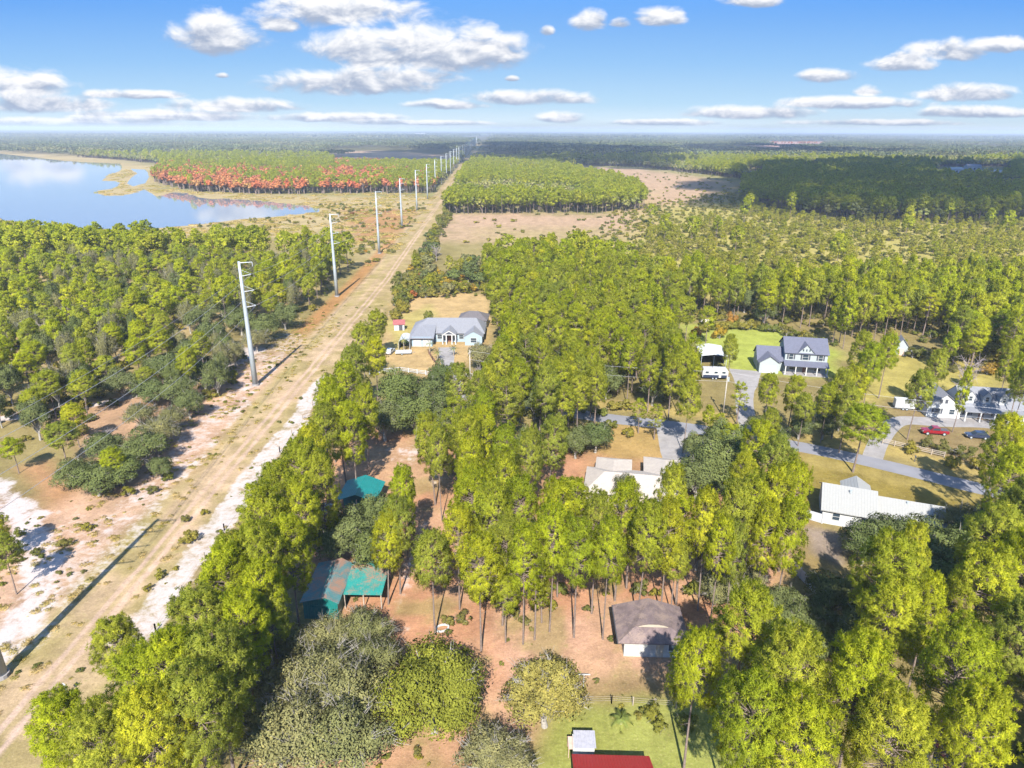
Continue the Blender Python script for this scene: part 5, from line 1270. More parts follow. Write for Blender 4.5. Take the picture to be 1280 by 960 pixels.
# trees by the right hand houses and along the road
for a in [(1070, 480, 3.4, 15, 0), (1050, 490, 3.2, 15, 1), (1090, 455, 3.6, 17, 2), (1110, 440, 3.2, 16, 5), (1060, 505, 3.0, 14, 4), (1075, 440, 3.2, 16, 1), (992, 492, 2.8, 13, 3), (962, 488, 2.6, 13, 0), (965, 530, 2.4, 10, 1), (1005, 510, 2.6, 11, 2), (1035, 500, 2.8, 13, 5), (1148, 487, 3.2, 15, 0),
          (1172, 458, 2.8, 15, 4), (1278, 470, 2.8, 16, 1), (1262, 452, 2.6, 16, 3), (915, 435, 2.4, 12, 1), (885, 400, 2.4, 12, 3), (1280, 480, 3.0, 16, 0), (860, 500, 3.0, 15, 2), (840, 470, 3.0, 15, 1)]: put('pine', *a)
for a in [(925, 495, 2.0, 10, 0), (895, 535, 2.0, 9, 2), (915, 545, 2.2, 9, 1), (820, 520, 1.8, 8, 0), (800, 512, 1.8, 8, 3), (885, 520, 1.6, 7, 2), (1205, 482, 1.7, 15, 1), (1275, 560, 2.2, 16, 1), (1245, 575, 2.2, 16, 3)]: put('slim', *a)
for a in [(1000, 535, 2.6, 5), (970, 545, 2.6, 5), (1030, 535, 2.8, 5), (1050, 525, 2.6, 5), (945, 530, 2.2, 4.5)]: put('oak', *a)
for a in [(1180, 560, 2.0, 2.6), (1205, 565, 2.2, 2.6), (1190, 577, 1.8, 2.4), (1225, 580, 2.0, 2.4), (1140, 560, 1.8, 2.2), (1160, 553, 1.6, 2.2), (1240, 595, 1.8, 2.2), (237, 670, 1.6, 2.0), (232, 648, 0.9, 1.3), (200, 718, 0.9, 1.2), (185, 735, 0.7, 0.9), (107, 658, 1.1, 1.4), (80, 678, 1.2, 1.4), (255, 640, 0.8, 1.0),
          (870, 735, 1.8, 2.4), (560, 775, 1.0, 1.3), (580, 772, 1.2, 1.5), (560, 790, 0.6, 0.8), (700, 735, 1.2, 1.8), (860, 905, 1.2, 2.0), (812, 890, 1.2, 1.6), (825, 905, 1.0, 1.3), (540, 408, 2.0, 3.6), (535, 395, 2.0, 4.0), (940, 560, 2.0, 3.0), (785, 540, 1.6, 2.0), (762, 530, 1.8, 2.4), (745, 850, 0.5, 0.3), (640, 765, 1.2, 1.8), (655, 775, 0.9, 1.4), (690, 755, 1.0, 1.8), (735, 760, 0.8, 1.0), (800, 735, 1.4, 2.0), (820, 740, 1.0, 1.4), (600, 745, 1.4, 2.0), (540, 365, 2.4, 4.2),
          (25, 665, 1.0, 1.4), (45, 690, 0.9, 1.3), (160, 615, 1.4, 1.6), (190, 612, 1.2, 1.4), (210, 595, 1.4, 1.6), (1282, 940, 1.2, 1.6), (1065, 745, 1.6, 2.2)]: put('bush', *a)
for k in range(16): put('bush', 880 + k * 9.5 + rp.uniform(-3, 3), 407 - 0.0 * k + rp.uniform(-3, 3) + (k > 9) * (k - 9) * 3.2, rp.uniform(1.8, 2.8), rp.uniform(2.4, 4.2))
for k in range(12): put('bush', 1140 + k * 13 + rp.uniform(-4, 4), 440 + k * 1.0 + rp.uniform(-3, 3), rp.uniform(1.8, 2.8), rp.uniform(2.4, 4.0))
for k in range(12): put('bush', 500 + rp.uniform(-6, 8), 345 + k * 4.5, rp.uniform(2.0, 3.2), rp.uniform(3, 5))
for a in [(915, 400, 2.2, 5), (900, 415, 2.2, 4.5), (545, 340, 3.0, 4), (560, 352, 3.0, 4), (530, 345, 2.6, 3.4), (575, 345, 3, 4), (525, 360, 2.6, 2.5), (870, 415, 2.0, 3), (1255, 455, 3.0, 4), (1235, 462, 2.2, 3), (1285, 465, 3, 4), (590, 360, 2.4, 3.0), (515, 335, 2.6, 3)]: put('autumn', *a)
for a in [(545, 315, 3.2, 8), (600, 470, 2.2, 6), (130, 555, 2.6, 6), (55, 415, 3.0, 8), (1210, 470, 3.4, 12), (440, 500, 2.4, 8)]: put('bare', *a)

# ---- scattered woodland: zones drawn on the photo at crown height, grid jitter on the ground
Z = 9.0
W_LEFT = [(-500, 302), (0, 304), (60, 292), (140, 312), (250, 312), (330, 316), (405, 310), (418, 325), (400, 350), (375, 370), (330, 385), (270, 380), (215, 410), (150, 440), (110, 470), (40, 470), (-500, 500)]
W_SCRUBL = [(-500, 500), (40, 470), (110, 470), (215, 415), (300, 390), (290, 450), (215, 470), (150, 510), (60, 505), (-500, 560)]
W_PF = [(606, 318), (700, 320), (800, 336), (880, 347), (1000, 352), (1300, 346), (1700, 346), (1700, 470), (1290, 440), (1240, 430), (1130, 425), (1090, 430), (1060, 405), (1000, 398), (900, 392), (880, 420), (860, 480), (770, 505), (770, 530), (700, 555), (640, 555), (560, 560), (535, 520), (570, 480), (640, 455), (625, 400), (612, 355)]
W_P2 = [(535, 575), (620, 545), (700, 570), (720, 605), (760, 632), (860, 650), (900, 620), (1000, 560), (1010, 650), (1000, 690), (900, 700), (830, 690), (700, 700), (560, 690)]
W_BR = [(1310, 640), (1600, 600), (1600, 1100), (1310, 1100)]
CLEAR = [[(1028, 597), (1160, 625), (1150, 640), (1060, 668), (1020, 662)], [(725, 555), (860, 555), (860, 600), (835, 620), (728, 610)],
         [(945, 415), (1040, 415), (1040, 470), (945, 470)], [(865, 425), (945, 425), (945, 480), (865, 475)], [(480, 370), (612, 370), (612, 470), (480, 450)],
         [(1110, 425), (1200, 430), (1200, 450), (1110, 500)], [(1155, 480), (1290, 480), (1290, 550), (1155, 550)], [(755, 510), (860, 520), (1290, 605), (1290, 640), (1000, 575), (900, 550), (755, 545)],
         [(985, 575), (1060, 560), (1200, 605), (1200, 640), (1050, 660), (985, 650)], [(690, 565), (735, 565), (735, 602), (690, 602)], [(850, 400), (950, 400), (950, 430), (850, 425)],
         [(925, 440), (950, 440), (960, 540), (930, 520)], [(985, 655), (1055, 660), (1050, 720), (1010, 745), (985, 700)], [(1060, 430), (1130, 430), (1130, 500), (1075, 500)]]
FARNONE = [[(1172, 209), (1258, 208), (1268, 226), (1160, 227)],
           [(545, 268), (740, 268), (806, 262), (800, 336), (545, 336)], [(690, 206), (800, 209), (930, 224), (925, 258), (800, 268), (812, 248), (795, 232), (740, 218)],
           [(405, 186), (470, 184), (575, 190), (565, 205), (420, 202)], [(955, 176), (1040, 176), (1040, 184), (955, 184)],
           [(-600, 170), (-300, 176), (0, 190), (150, 200), (205, 206), (192, 228), (240, 240), (330, 243), (430, 242), (548, 242), (515, 300), (470, 335), (425, 330), (405, 320), (330, 325), (250, 322), (140, 322), (0, 314), (-600, 310)]]
REDZ = [[(195, 203), (310, 205), (300, 236), (235, 238), (190, 218)], [(255, 212), (450, 212), (450, 245), (300, 245), (255, 232)], [(420, 200), (545, 203), (545, 236), (450, 240), (420, 215)]]
YOUNGZ = [[(770, 262), (905, 240), (1000, 256), (1100, 264), (1700, 266), (1700, 356), (1280, 356), (1000, 362), (880, 356), (800, 344), (730, 310)]]
rs = np.random.RandomState(77)
def jgrid(x0, x1, y0, y1, s):
    xs, ys = np.meshgrid(np.arange(x0, x1, s), np.arange(y0, y1, s))
    xs = xs.ravel() + rs.uniform(-.45, .45, xs.size) * s; ys = ys.ravel() + rs.uniform(-.45, .45, ys.size) * s
    return xs, ys
def inany(px, py, polys):
    m = np.zeros(np.shape(px), bool)
    for p in polys: m |= inpoly(px, py, p)
    return m
occ = {}
def occ_ok(x, y, d):
    cx, cyy = int(x // 4), int(y // 4)
    for i in (-1, 0, 1):
        for j in (-1, 0, 1):
            for (a, b) in occ.get((cx + i, cyy + j), ()):
                if (a - x) ** 2 + (b - y) ** 2 < d * d: return False
    return True
def occ_add(x, y): occ.setdefault((int(x // 4), int(y // 4)), []).append((x, y))
for p in PL:
    if p['kind'] not in ('bush', 'autumn'): occ_add(p['x'], p['y'])
GEN = []      # further woodland beyond the individually drawn plants: (kind, x, y, H, R, rot)
xs, ys = jgrid(-330, 420, 40, 330, 4.2)
zpx, zpy = proj(xs, ys, Z); gpx, gpy = proj(xs, ys, 0.0); tpx, tpy = proj(xs, ys, 14.0)
bad = inany(zpx, zpy, CLEAR) | inany(gpx, gpy, CLEAR) | inany(tpx, tpy, CLEAR[:13])
incor = (xs > corr_x(ys) - 12) & (xs < corr_x(ys) + 9)
dens_n = fbm(xs / 22, ys / 22, 3)
zl, zs_, zp, z2, zb = [inpoly(zpx, zpy, w) for w in (W_LEFT, W_SCRUBL, W_PF, W_P2, W_BR)]
for i in np.where((zl | zs_ | zp | z2 | zb) & ~bad & ~incor)[0]:
    x, y = xs[i], ys[i]; u = rs.rand(); t = 'pine'; d = 4.0
    if zl[i]:
        if u > 0.50 or dens_n[i] < 0.37: continue
        t = 'oak' if u < 0.07 else ('grey' if u < 0.15 else 'pine'); H = rs.uniform(8, 13); Rr = rs.uniform(2.0, 3.3)
        if x > corr_x(y) - 45 and u > 0.2: H += 3.0
    elif zs_[i]:
        if u > 0.31: continue
        t = 'oak' if u < 0.11 else ('grey' if u < 0.24 else 'pine'); H = rs.uniform(7, 10); Rr = rs.uniform(2.2, 3.2); d = 5.5
    elif z2[i]:
        if u > 0.50: continue
        H = rs.uniform(14, 18.5); Rr = rs.uniform(2.2, 3.0); d = 4.6
        if u < 0.06: t = 'oak'; H = 8
    elif zb[i]:
        if u > 0.5: continue
        H = rs.uniform(15, 19); Rr = rs.uniform(3.2, 4.4); d = 6.0
    else:
        if u > 0.74: continue
        H = rs.uniform(13, 18.5); Rr = rs.uniform(2.2, 3.3); d = 4.1
        if u < 0.05: t = 'oak'; H = 9; Rr = 4
        elif u < 0.25: t = 'slim'
    if not occ_ok(x, y, d): continue
    occ_add(x, y)
    GEN.append((t, x, y, H, Rr, rs.uniform(0, 6.28)))

# ------------------------------------------------------------------ which plants become things of their own: the 300 largest of a kind in view
LANDMARKS = [('the brown roofed block house', 18.3, 73), ('the red roofed building', 10, 51), ('the tan roofed house', 22.4, 113), ('the white metal roofed house', 62, 104), ('the teal barn', -25, 82), ('the teal workshop', -27, 109),
             ('the grey roofed ranch house', -20, 214), ('the two storey house', 80, 186), ('the dormered house', 108, 153), ('the white carport', 58, 190), ('the red pickup truck', 95, 140.6), ('the oval ring', -9.4, 75.8),
             ('the clothes post', 8.9, 65.4), ('the wood rail fence', 86, 132), ('the nearest steel pole', -63.4, 66.8), ('the second steel pole', -68, 170), ('the third steel pole', -71, 273), ('the north drive gate', -16, 176.5),
             ('the dark shed', float(G(1168, 965)[0]), float(G(1168, 965)[1])), ('the pale panel fence', 44.3, 85), ('the steep pale shed', 118, 198), ('the pink hut', float(G(880, 409)[0]), float(G(880, 409)[1])), ('the white boundary sign', -53.4, 63.9),
             ('the white cargo trailer', 96.4, 155.4), ('the tarp bundle', float(G(687, 574)[0]), float(G(687, 574)[1])), ('the red roofed shed', -38.3, 223.4), ('the pale utility pole', 50.4, 150.2), ('the wire fence', 12, 62.8)]
LOOK = {'round': 'huge round olive green oak', 'gold': 'rounded golden olive oak with pale twigs', 'grey': 'grey green mossy oak', 'oak': 'dark green spreading oak', 'bush': 'low leafy green shrub', 'autumn': 'rusty yellow shrub', 'bare': 'leafless grey tree'}
ORDW = {1: 'nearest', 2: 'second nearest', 3: 'third nearest', 4: 'fourth nearest', 5: 'fifth nearest', 6: 'sixth nearest', 7: 'seventh nearest', 8: 'eighth nearest', 9: 'ninth nearest', 10: 'tenth nearest'}
GRPN = {'pine': 'pines of the woodland', 'slim': 'pines of the woodland', 'oak': 'dark oaks', 'grey': 'mossy oaks', 'bush': 'shrubs', 'autumn': 'autumn shrubs', 'bare': 'leafless trees'}
ALL = [dict(p) for p in PL]
for (t, x, y, H, Rr, rot) in GEN:
    ks = KINDS[t]; v = rs.randint(len(ks))
    ALL.append(dict(kind=t, x=float(x), y=float(y), s=H / ks[v][2], r=Rr / ks[v][3], rot=rot, v=v, H=H, R=Rr, hand=False))
for p in ALL:
    ks = KINDS[p['kind']][p['v']]
    zc = ks[4] * p['H']
    px, py = proj(p['x'], p['y'], zc)
    d = math.sqrt(p['x'] ** 2 + p['y'] ** 2 + (CAM_H - zc) ** 2)
    p['vis'] = (-20 < px < 1300) and (-10 < py < 1000) and p['y'] > 10
    p['px'] = float(px); p['d'] = d; p['big'] = p['R'] / d
famof = {'pine': 'pine', 'slim': 'pine', 'oak': 'oak', 'grey': 'oak', 'round': 'oak', 'gold': 'oak', 'bush': 'bush', 'autumn': 'bush', 'bare': 'bare'}
single, rest = [], []
for fam in ('pine', 'oak', 'bush', 'bare'):
    m = sorted([p for p in ALL if famof[p['kind']] == fam], key=lambda p: -p['big'] if p['vis'] else 1)
    n_ = 0
    for p in m:
        if p['vis'] and n_ < 300: single.append(p); n_ += 1
        else: rest.append(p)
# labels: looks first, then rank by distance from the nearest landmark on that side of it
rank = {}
def adj(p):
    if p['kind'] in ('pine', 'slim'):
        look = 'slim pine' if (p['kind'] == 'slim' or p['R'] < 2.5) else ('broad crowned tall pine' if p['R'] > 4.0 and p['H'] > 14 else ('short young pine' if p['H'] < 12.5 else 'tall green pine'))
        return look
    return LOOK[p['kind']]
for p in single:
    lx = min(LANDMARKS, key=lambda l: (l[1] - p['x']) ** 2 + (l[2] - p['y']) ** 2)
    dx, dy = p['x'] - lx[1], p['y'] - lx[2]
    side = ('to the right of' if dx > 0 else 'to the left of') if abs(dx) > abs(dy) else ('behind' if dy > 0 else 'in front of')
    p['key'] = (adj(p), side, lx[0]); p['ld'] = math.hypot(dx, dy)
for p in sorted(single, key=lambda p: p['ld']):
    rank[p['key']] = rank.get(p['key'], 0) + 1
    p['rk'] = rank[p['key']]
for p in single:
    a, side, lm = p['key']
    if rank[p['key']] == 1: p['label'] = f'{a} standing {side} {lm}'
    else: p['label'] = f"{a} {side} {lm}, {ORDW.get(p['rk'], str(p['rk']) + 'th nearest').replace(' ', '-')} to it"
for p in single:
    wm, lm, H, Rc, _ = KINDS[p['kind']][p['v']]
    nm, cat = NAMES[p['kind']]
    r = thing(nm, p['label'], cat, (p['x'], p['y'], 0), p['rot'], GRPN.get(p['kind']))
    r.scale = (p['r'], p['r'], p['s'])
    link_obj('trunk' if p['kind'] not in ('bush', 'autumn') else 'stem', wm, r)
    if lm: link_obj('crown' if p['kind'] not in ('bush', 'autumn') else 'foliage', lm, r)

# ------------------------------------------------------------------ uncountable woodland: one object per kind, plants scattered over its ground points
def scatter(name, label, pts, variants, mats_children=None):
    """pts rows: x, y, rot, sx, sz, idx; variants: meshes"""
    if not len(pts): return None
    pts = np.array(pts, float)
    lib = bpy.data.collections.new(name + '_kinds')
    for i, me in enumerate(variants):
        o = bpy.data.objects.new('%s_kind_%02d' % (name, i), me); lib.objects.link(o)
    n = len(pts)
    me = bpy.data.meshes.new(name)
    me.vertices.add(n)
    me.vertices.foreach_set('co', np.c_[pts[:, 0], pts[:, 1], np.zeros(n)].astype(np.float32).ravel())
    for an, ty, val in (('turn', 'FLOAT', pts[:, 2]), ('wide', 'FLOAT', pts[:, 3]), ('tall', 'FLOAT', pts[:, 4])):
        a = me.attributes.new(an, ty, 'POINT'); a.data.foreach_set('value', val.astype(np.float32))
    a = me.attributes.new('which', 'INT', 'POINT'); a.data.foreach_set('value', pts[:, 5].astype(np.int32))
    o = link_obj(name, me)
    g = bpy.data.node_groups.new(name + '_scatter', 'GeometryNodeTree')
    g.interface.new_socket('Geometry', in_out='INPUT', socket_type='NodeSocketGeometry')
    g.interface.new_socket('Geometry', in_out='OUTPUT', socket_type='NodeSocketGeometry')
    gi, go = g.nodes.new('NodeGroupInput'), g.nodes.new('NodeGroupOutput')
    ci = g.nodes.new('GeometryNodeCollectionInfo'); ci.inputs[0].default_value = lib; ci.inputs[1].default_value = True; ci.inputs[2].default_value = True
    mp = g.nodes.new('GeometryNodeMeshToPoints')
    ip = g.nodes.new('GeometryNodeInstanceOnPoints'); ip.inputs['Pick Instance'].default_value = True
    def attr(nm, ty):
        a = g.nodes.new('GeometryNodeInputNamedAttribute'); a.data_type = ty; a.inputs[0].default_value = nm
        return a.outputs[0]
    cr = g.nodes.new('ShaderNodeCombineXYZ'); g.links.new(attr('turn', 'FLOAT'), cr.inputs[2])
    cs = g.nodes.new('ShaderNodeCombineXYZ'); wd_ = attr('wide', 'FLOAT')
    g.links.new(wd_, cs.inputs[0]); g.links.new(wd_, cs.inputs[1]); g.links.new(attr('tall', 'FLOAT'), cs.inputs[2])
    g.links.new(gi.outputs[0], mp.inputs[0]); g.links.new(mp.outputs[0], ip.inputs['Points']); g.links.new(ci.outputs[0], ip.inputs['Instance'])
    g.links.new(attr('which', 'INT'), ip.inputs['Instance Index']); g.links.new(cr.outputs[0], ip.inputs['Rotation']); g.links.new(cs.outputs[0], ip.inputs['Scale'])
    g.links.new(ip.outputs[0], go.inputs[0])
    md = o.modifiers.new('scatter', 'NODES'); md.node_group = g
    tag(o, label, None, None, 'stuff')
    return o
def jm_pine(seed, H, Rc, cf, nbr, nb, bl, bw, mat, bushy=0.8):
    wd, lv = pine_parts(seed, H, Rc, cf, nbr, nb, bl, bw, wood=nb > 9, bushy=bushy)
    return joined_mesh('pine', wd, lv, M_BARK, mat)
def jm_oak(seed, H, Rc, nl, nleaf, size, mat, **k):
    wd, lv = oak_parts(seed, H, Rc, nl, nleaf, size, **k)
    return joined_mesh('broadleaf', wd, lv, M_BARK if mat in (M_RED, M_FAR) else M_OAKBARK, mat)
MIDP = [jm_pine(400 + i, 18, [3.9, 3.6, 4.1, 3.4, 2.5, 2.7][i], [.55, .6, .5, .64, .66, .6][i], 44, 20, 0.95, 0.24, M_PINE) for i in range(6)]
MIDO = [jm_oak(420 + i, 10, 5, 16, 1800, 0.5, [M_OAK, M_OAK, M_GREYOAK][i], twigs=8) for i in range(3)]
LOWP = [jm_pine(440 + i, 18, [3.6, 3.2, 3.8, 2.6][i], [.5, .58, .5, .62][i], 26, 8, 1.4, 0.7, M_LITPINE, 0.6) for i in range(4)]
LOWY = [jm_pine(450 + i, 9, [1.7, 2.0, 1.5][i], .8, 22, 7, 1.0, 0.5, M_YOUNG, 0.7) for i in range(3)]
LOWR = [jm_oak(460 + i, 14, 3.6, 9, 420, 0.9, M_RED, trunk_f=0.28, twigs=6, flat=1.0) for i in range(3)]
LOWF = [jm_oak(470 + i, 13, 4.6, 9, 380, 1.1, M_FAR, twigs=2) for i in range(3)]
MIDB = [jm_oak(480 + i, 2.4, 1.9, 7, 420, 0.32, [M_BUSH, M_BUSH, M_BUSH, M_AUTUMN][i], trunk_f=0.05, twigs=2, low=0.3) for i in range(4)]
BAREM = [BARES[0][0], BARES[1][0]]

PT_pine, PT_oak = [], []
for p in rest:
    f = famof[p['kind']]
    if f == 'pine': PT_pine.append((p['x'], p['y'], p['rot'], p['R'] / 3.7, p['H'] / 18, rs.randint(4, 6) if p['kind'] == 'slim' else rs.randint(0, 4)))
    elif f == 'oak': PT_oak.append((p['x'], p['y'], p['rot'], p['R'] / 5, p['H'] / 10, 2 if p['kind'] == 'grey' else rs.randint(0, 2)))
# woodland from 300 m out to 1.6 km
xs, ys = jgrid(-1650, 1650, 250, 1700, 6.6)
keep = (abs(xs) < ys * 0.92 + 60)
xs, ys = xs[keep], ys[keep]
zpx, zpy = proj(xs, ys, 8.0); gpx, gpy = proj(xs, ys, 0.0)
incor = (xs > corr_x(ys) - 20 + 6 * np.clip((ys - 330) / 100, 0, 1)) & (xs < corr_x(ys) + 10)
none = inany(gpx, gpy, FARNONE) | inany(zpx, zpy, FARNONE[2:5] + [[(1180, 206), (1252, 206), (1252, 220), (1180, 220)], [(933, 208), (955, 208), (955, 222), (933, 222)]]) | inany(gpx, gpy, [LAKE]) | incor
nearz = inany(zpx, zpy, [W_LEFT, W_SCRUBL, W_PF, W_P2, W_BR]) & (ys < 330)
nearz |= inany(gpx, gpy, CLEAR)
redz, youngz = inany(zpx, zpy, REDZ), inany(zpx, zpy, YOUNGZ)
big = fbm(xs / 140 + 5, ys / 140 + 11, 4); mid_ = fbm(xs / 30, ys / 30, 3)
scrubz = inpoly(gpx, gpy, [(490, 268), (556, 268), (608, 330), (610, 372), (500, 372)]) & ~none
nearcl = (ys < 300) & (zpy > 300) & ~youngz & ~scrubz
PT_far, PT_young, PT_red, PT_scrub = [], [], [], []
for i in np.where(~none & ~nearz & ~nearcl)[0]:
    x, y = xs[i], ys[i]; u = rs.rand(); rot = rs.uniform(0, 6.28)
    if scrubz[i]:
        if u < 0.22: PT_oak.append((x, y, rot, rs.uniform(.5, .8), rs.uniform(.5, .85), rs.randint(3)))
        elif u < 0.5: PT_young.append((x, y, rot, rs.uniform(.8, 1.3), rs.uniform(.5, .9), rs.randint(3)))
    elif redz[i]:
        if u < ((0.77 if xs[i] < -150 else 0.32) if gpy[i] > 221 else (0.7 if xs[i] < -200 else 0.44)) and mid_[i] + 0.5 * (big[i] - 0.5) > (0.25 if gpy[i] > 221 else 0.44): PT_red.append((x, y, rot, rs.uniform(.9, 1.5), rs.uniform(.75, 1.2), rs.randint(3)))
        elif u < 0.9: PT_far.append((x, y, rot, rs.uniform(.8, 1.1), rs.uniform(.7, .95), rs.randint(4)))
    elif youngz[i]:
        if u < 0.64 * np.clip((mid_[i] - 0.27) * 4, 0.15, 1):
            if u < 0.012: PT_far.append((x, y, rot, 1, rs.uniform(.7, 1), rs.randint(4)))
            else: PT_young.append((x, y, rot, rs.uniform(.7, 1.25), rs.uniform(.4, .82), rs.randint(3)))
    else:
        if big[i] < 0.36 and u > 0.35: continue
        if u > 0.93: continue
        if (big[i] + rs.normal(0, .08) > 0.56 and y > 450) or rs.rand() < np.clip((y - 850) / 700, 0, 0.85): PT_far.append((x, y, rot, rs.uniform(.8, 1.2), rs.uniform(.7, 1.05), 4 + rs.randint(3)))
        else: PT_far.append((x, y, rot, rs.uniform(.8, 1.2), rs.uniform(.75, 1.02), rs.randint(4)))
# a few red crowns in the far woods
for (px, py, n_, sx, sy) in ((157, 195, 10, 15, 12), (1000, 180, 40, 120, 90), (1080, 190, 14, 70, 50)):
    c0 = G(px, py)
    for k in range(n_): PT_red.append((c0[0] + rs.normal(0, sx), c0[1] + rs.normal(0, sy), rs.uniform(0, 6.28), 1.2, 1.0, rs.randint(3)))
scatter('pine_woodland', 'further pines of the wood beyond the nearest trees, reading as one mass', PT_pine, MIDP)
scatter('oak_woodland', 'further oaks mixed into the wood', PT_oak, MIDO)
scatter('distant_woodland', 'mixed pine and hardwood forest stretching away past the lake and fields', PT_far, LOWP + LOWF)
scatter('young_pine_scrub', 'sparse young pines over yellow scrub on the right', PT_young, LOWY)
scatter('red_maple_wood', 'band of red autumn trees along the lake shore', PT_red, LOWR)
print('COUNTS', len(single), len(rest), len(PT_pine), len(PT_far), len(PT_young), len(PT_red))

# undergrowth: shrubs beneath and between the trees, marsh grass tussocks
PT_b = []
xs, ys = jgrid(-200, 260, 42, 330, 3.0)
zpx, zpy = proj(xs, ys, 1.0)
inwood = inany(*proj(xs, ys, Z), [W_PF, W_BR, W_LEFT]) ; inw2 = inany(*proj(xs, ys, Z), [W_SCRUBL])
incor = (xs > corr_x(ys) - 13) & (xs < corr_x(ys) + 9.5)
rowz = (xs > -48) & (xs < -38) & (ys < 250)
dn = fbm(xs / 9, ys / 9, 3)
badb = inany(zpx, zpy, CLEAR)
strawy = inpoly(zpx, zpy, [(420, 535), (560, 535), (560, 620), (880, 700), (960, 690), (960, 800), (700, 900), (600, 980), (300, 980), (400, 700)])
scr = inpoly(zpx, zpy, [(500, 320), (620, 320), (620, 365), (505, 375)]) | ((xs > -50) & (xs < -38) & (ys > 215) & (ys < 330))
yard = inpoly(zpx, zpy, [(690, 870), (870, 870), (870, 990), (640, 990)])
for i in np.where(~badb & ~incor & ~strawy & ~yard)[0]:
    pr_ = 0.0
    if scr[i]: pr_ = 0.8
    elif inwood[i]: pr_ = 0.34
    elif rowz[i]: pr_ = 0.45
    elif inw2[i]: pr_ = 0.22
    if rs.rand() < pr_ * np.clip((dn[i] - 0.3) * 4, 0.1, 1.3):
        s = rs.uniform(.35, 1.1) * (1.3 if scr[i] else 1)
        PT_b.append((xs[i], ys[i], rs.uniform(0, 6.28), s, s * rs.uniform(.7, 1.3), 3 if (scr[i] and rs.rand() < .12) else rs.randint(3)))
xs, ys = jgrid(-260, -30, 240, 640, 4.5)
gpx, gpy = proj(xs, ys, 0.0)
msh = inpoly(gpx, gpy, [(240, 284), (330, 274), (400, 268), (400, 250), (430, 244), (545, 240), (530, 262), (505, 300), (480, 340), (430, 330), (405, 292)]) & ~inpoly(gpx, gpy, LAKE)
dn = fbm(xs / 14, ys / 14, 3)
offtrack = abs(xs - corr_x(ys)) > 4
for i in np.where(msh & offtrack)[0]:
    if rs.rand() < 0.40 * np.clip((dn[i] - 0.46) * 6, 0.02, 1): PT_b.append((xs[i], ys[i], rs.uniform(0, 6.28), rs.uniform(.5, 1.3), rs.uniform(.4, 1.0), 3 if rs.rand() < 0.12 else rs.randint(3)))
xs, ys = jgrid(-58, -8, 250, 800, 5.0)          # hedge of scrub along the right side of the corridor
for i in range(len(xs)):
    if 9 < xs[i] - corr_x(ys[i]) < 17 and rs.rand() < 0.75: PT_b.append((xs[i], ys[i], rs.uniform(0, 6.28), rs.uniform(.8, 1.8), rs.uniform(1.0, 2.0), rs.randint(3)))
xs, ys = jgrid(-84, -46, 46, 260, 1.6)
wn = fbm(xs / 6, ys / 6, 3)
for i in np.where((abs(xs - corr_x(ys)) > 2.2) & (wn > 0.5))[0]:
    if rs.rand() < 0.16: sc_ = rs.uniform(.08, .28); PT_b.append((xs[i], ys[i], rs.uniform(0, 6.28), sc_ * 1.3, sc_ * .8, rs.randint(3)))
xs, ys = jgrid(-36, 40, 46, 110, 1.5)
gpx, gpy = proj(xs, ys, 0.0); wn = fbm(xs / 5 + 9, ys / 5, 3)
for i in np.where(inpoly(gpx, gpy, [(425, 540), (560, 540), (560, 620), (760, 700), (960, 690), (960, 800), (800, 900), (600, 980), (300, 980)]) & (wn > 0.52))[0]:
    if rs.rand() < 0.14: sc_ = rs.uniform(.06, .3); PT_b.append((xs[i], ys[i], rs.uniform(0, 6.28), sc_ * 1.2, sc_ * .8, rs.randint(3)))
PT_m = []
def tussock(seed, col):
    r_ = np.random.RandomState(seed); n = 60
    C = np.c_[r_.normal(0, .9, (n, 2)), np.full(n, 0.05)]
    return tufts(r_, C, np.tile([0, 0, 1.0], (n, 1)), np.array([0, 0, -2.0]), 9, 0.9, 0.10, r_.rand(n), spread=1.2, upk=0.8, spike=0.9)
TUS = [leaf_mesh('grass_tussock', tussock(900 + i, None), M_MARSHG) for i in range(3)]
xs, ys = jgrid(-640, -40, 250, 1500, 5.0)
gpx, gpy = proj(xs, ys, 0.0)
mz = inpoly(gpx, gpy, FARNONE[-1]) & ~inpoly(gpx, gpy, LAKE) & ~inpoly(gpx, gpy, [(158, 209), (187, 210), (192, 222), (184, 232), (164, 236), (154, 229), (160, 221), (168, 217)]) & (abs(xs - corr_x(ys)) > 3)
dn = fbm(xs / 30, ys / 30, 3)
for i in np.where(mz & (abs(xs) < ys))[0]:
    if rs.rand() < 0.42 * np.clip((dn[i] - 0.38) * 5, 0.05, 1): k_ = rs.uniform(.7, 1.7); PT_m.append((xs[i], ys[i], rs.uniform(0, 6.28), k_ * 1.3, k_ * .8, rs.randint(3)))
xs, ys = jgrid(-78, -46, 46, 240, 1.1)
wn = fbm(xs / 5 + 60, ys / 5, 3)
for i in np.where((abs(xs - corr_x(ys)) > 1.9) & (wn > 0.44))[0]:
    if rs.rand() < 0.30 and not (-54 < xs[i] < -49): k_ = rs.uniform(.15, .42); PT_m.append((xs[i], ys[i], rs.uniform(0, 6.28), k_, k_ * .8, rs.randint(3)))
scatter('dry_grass', 'tufts of dry tan grass in the marsh and along the power line corridor', PT_m, TUS)
print('GRASS', len(PT_m))
scatter('undergrowth', 'scrubby green undergrowth beneath the trees and along the corridor', PT_b, MIDB)
print('UNDER', len(PT_b))
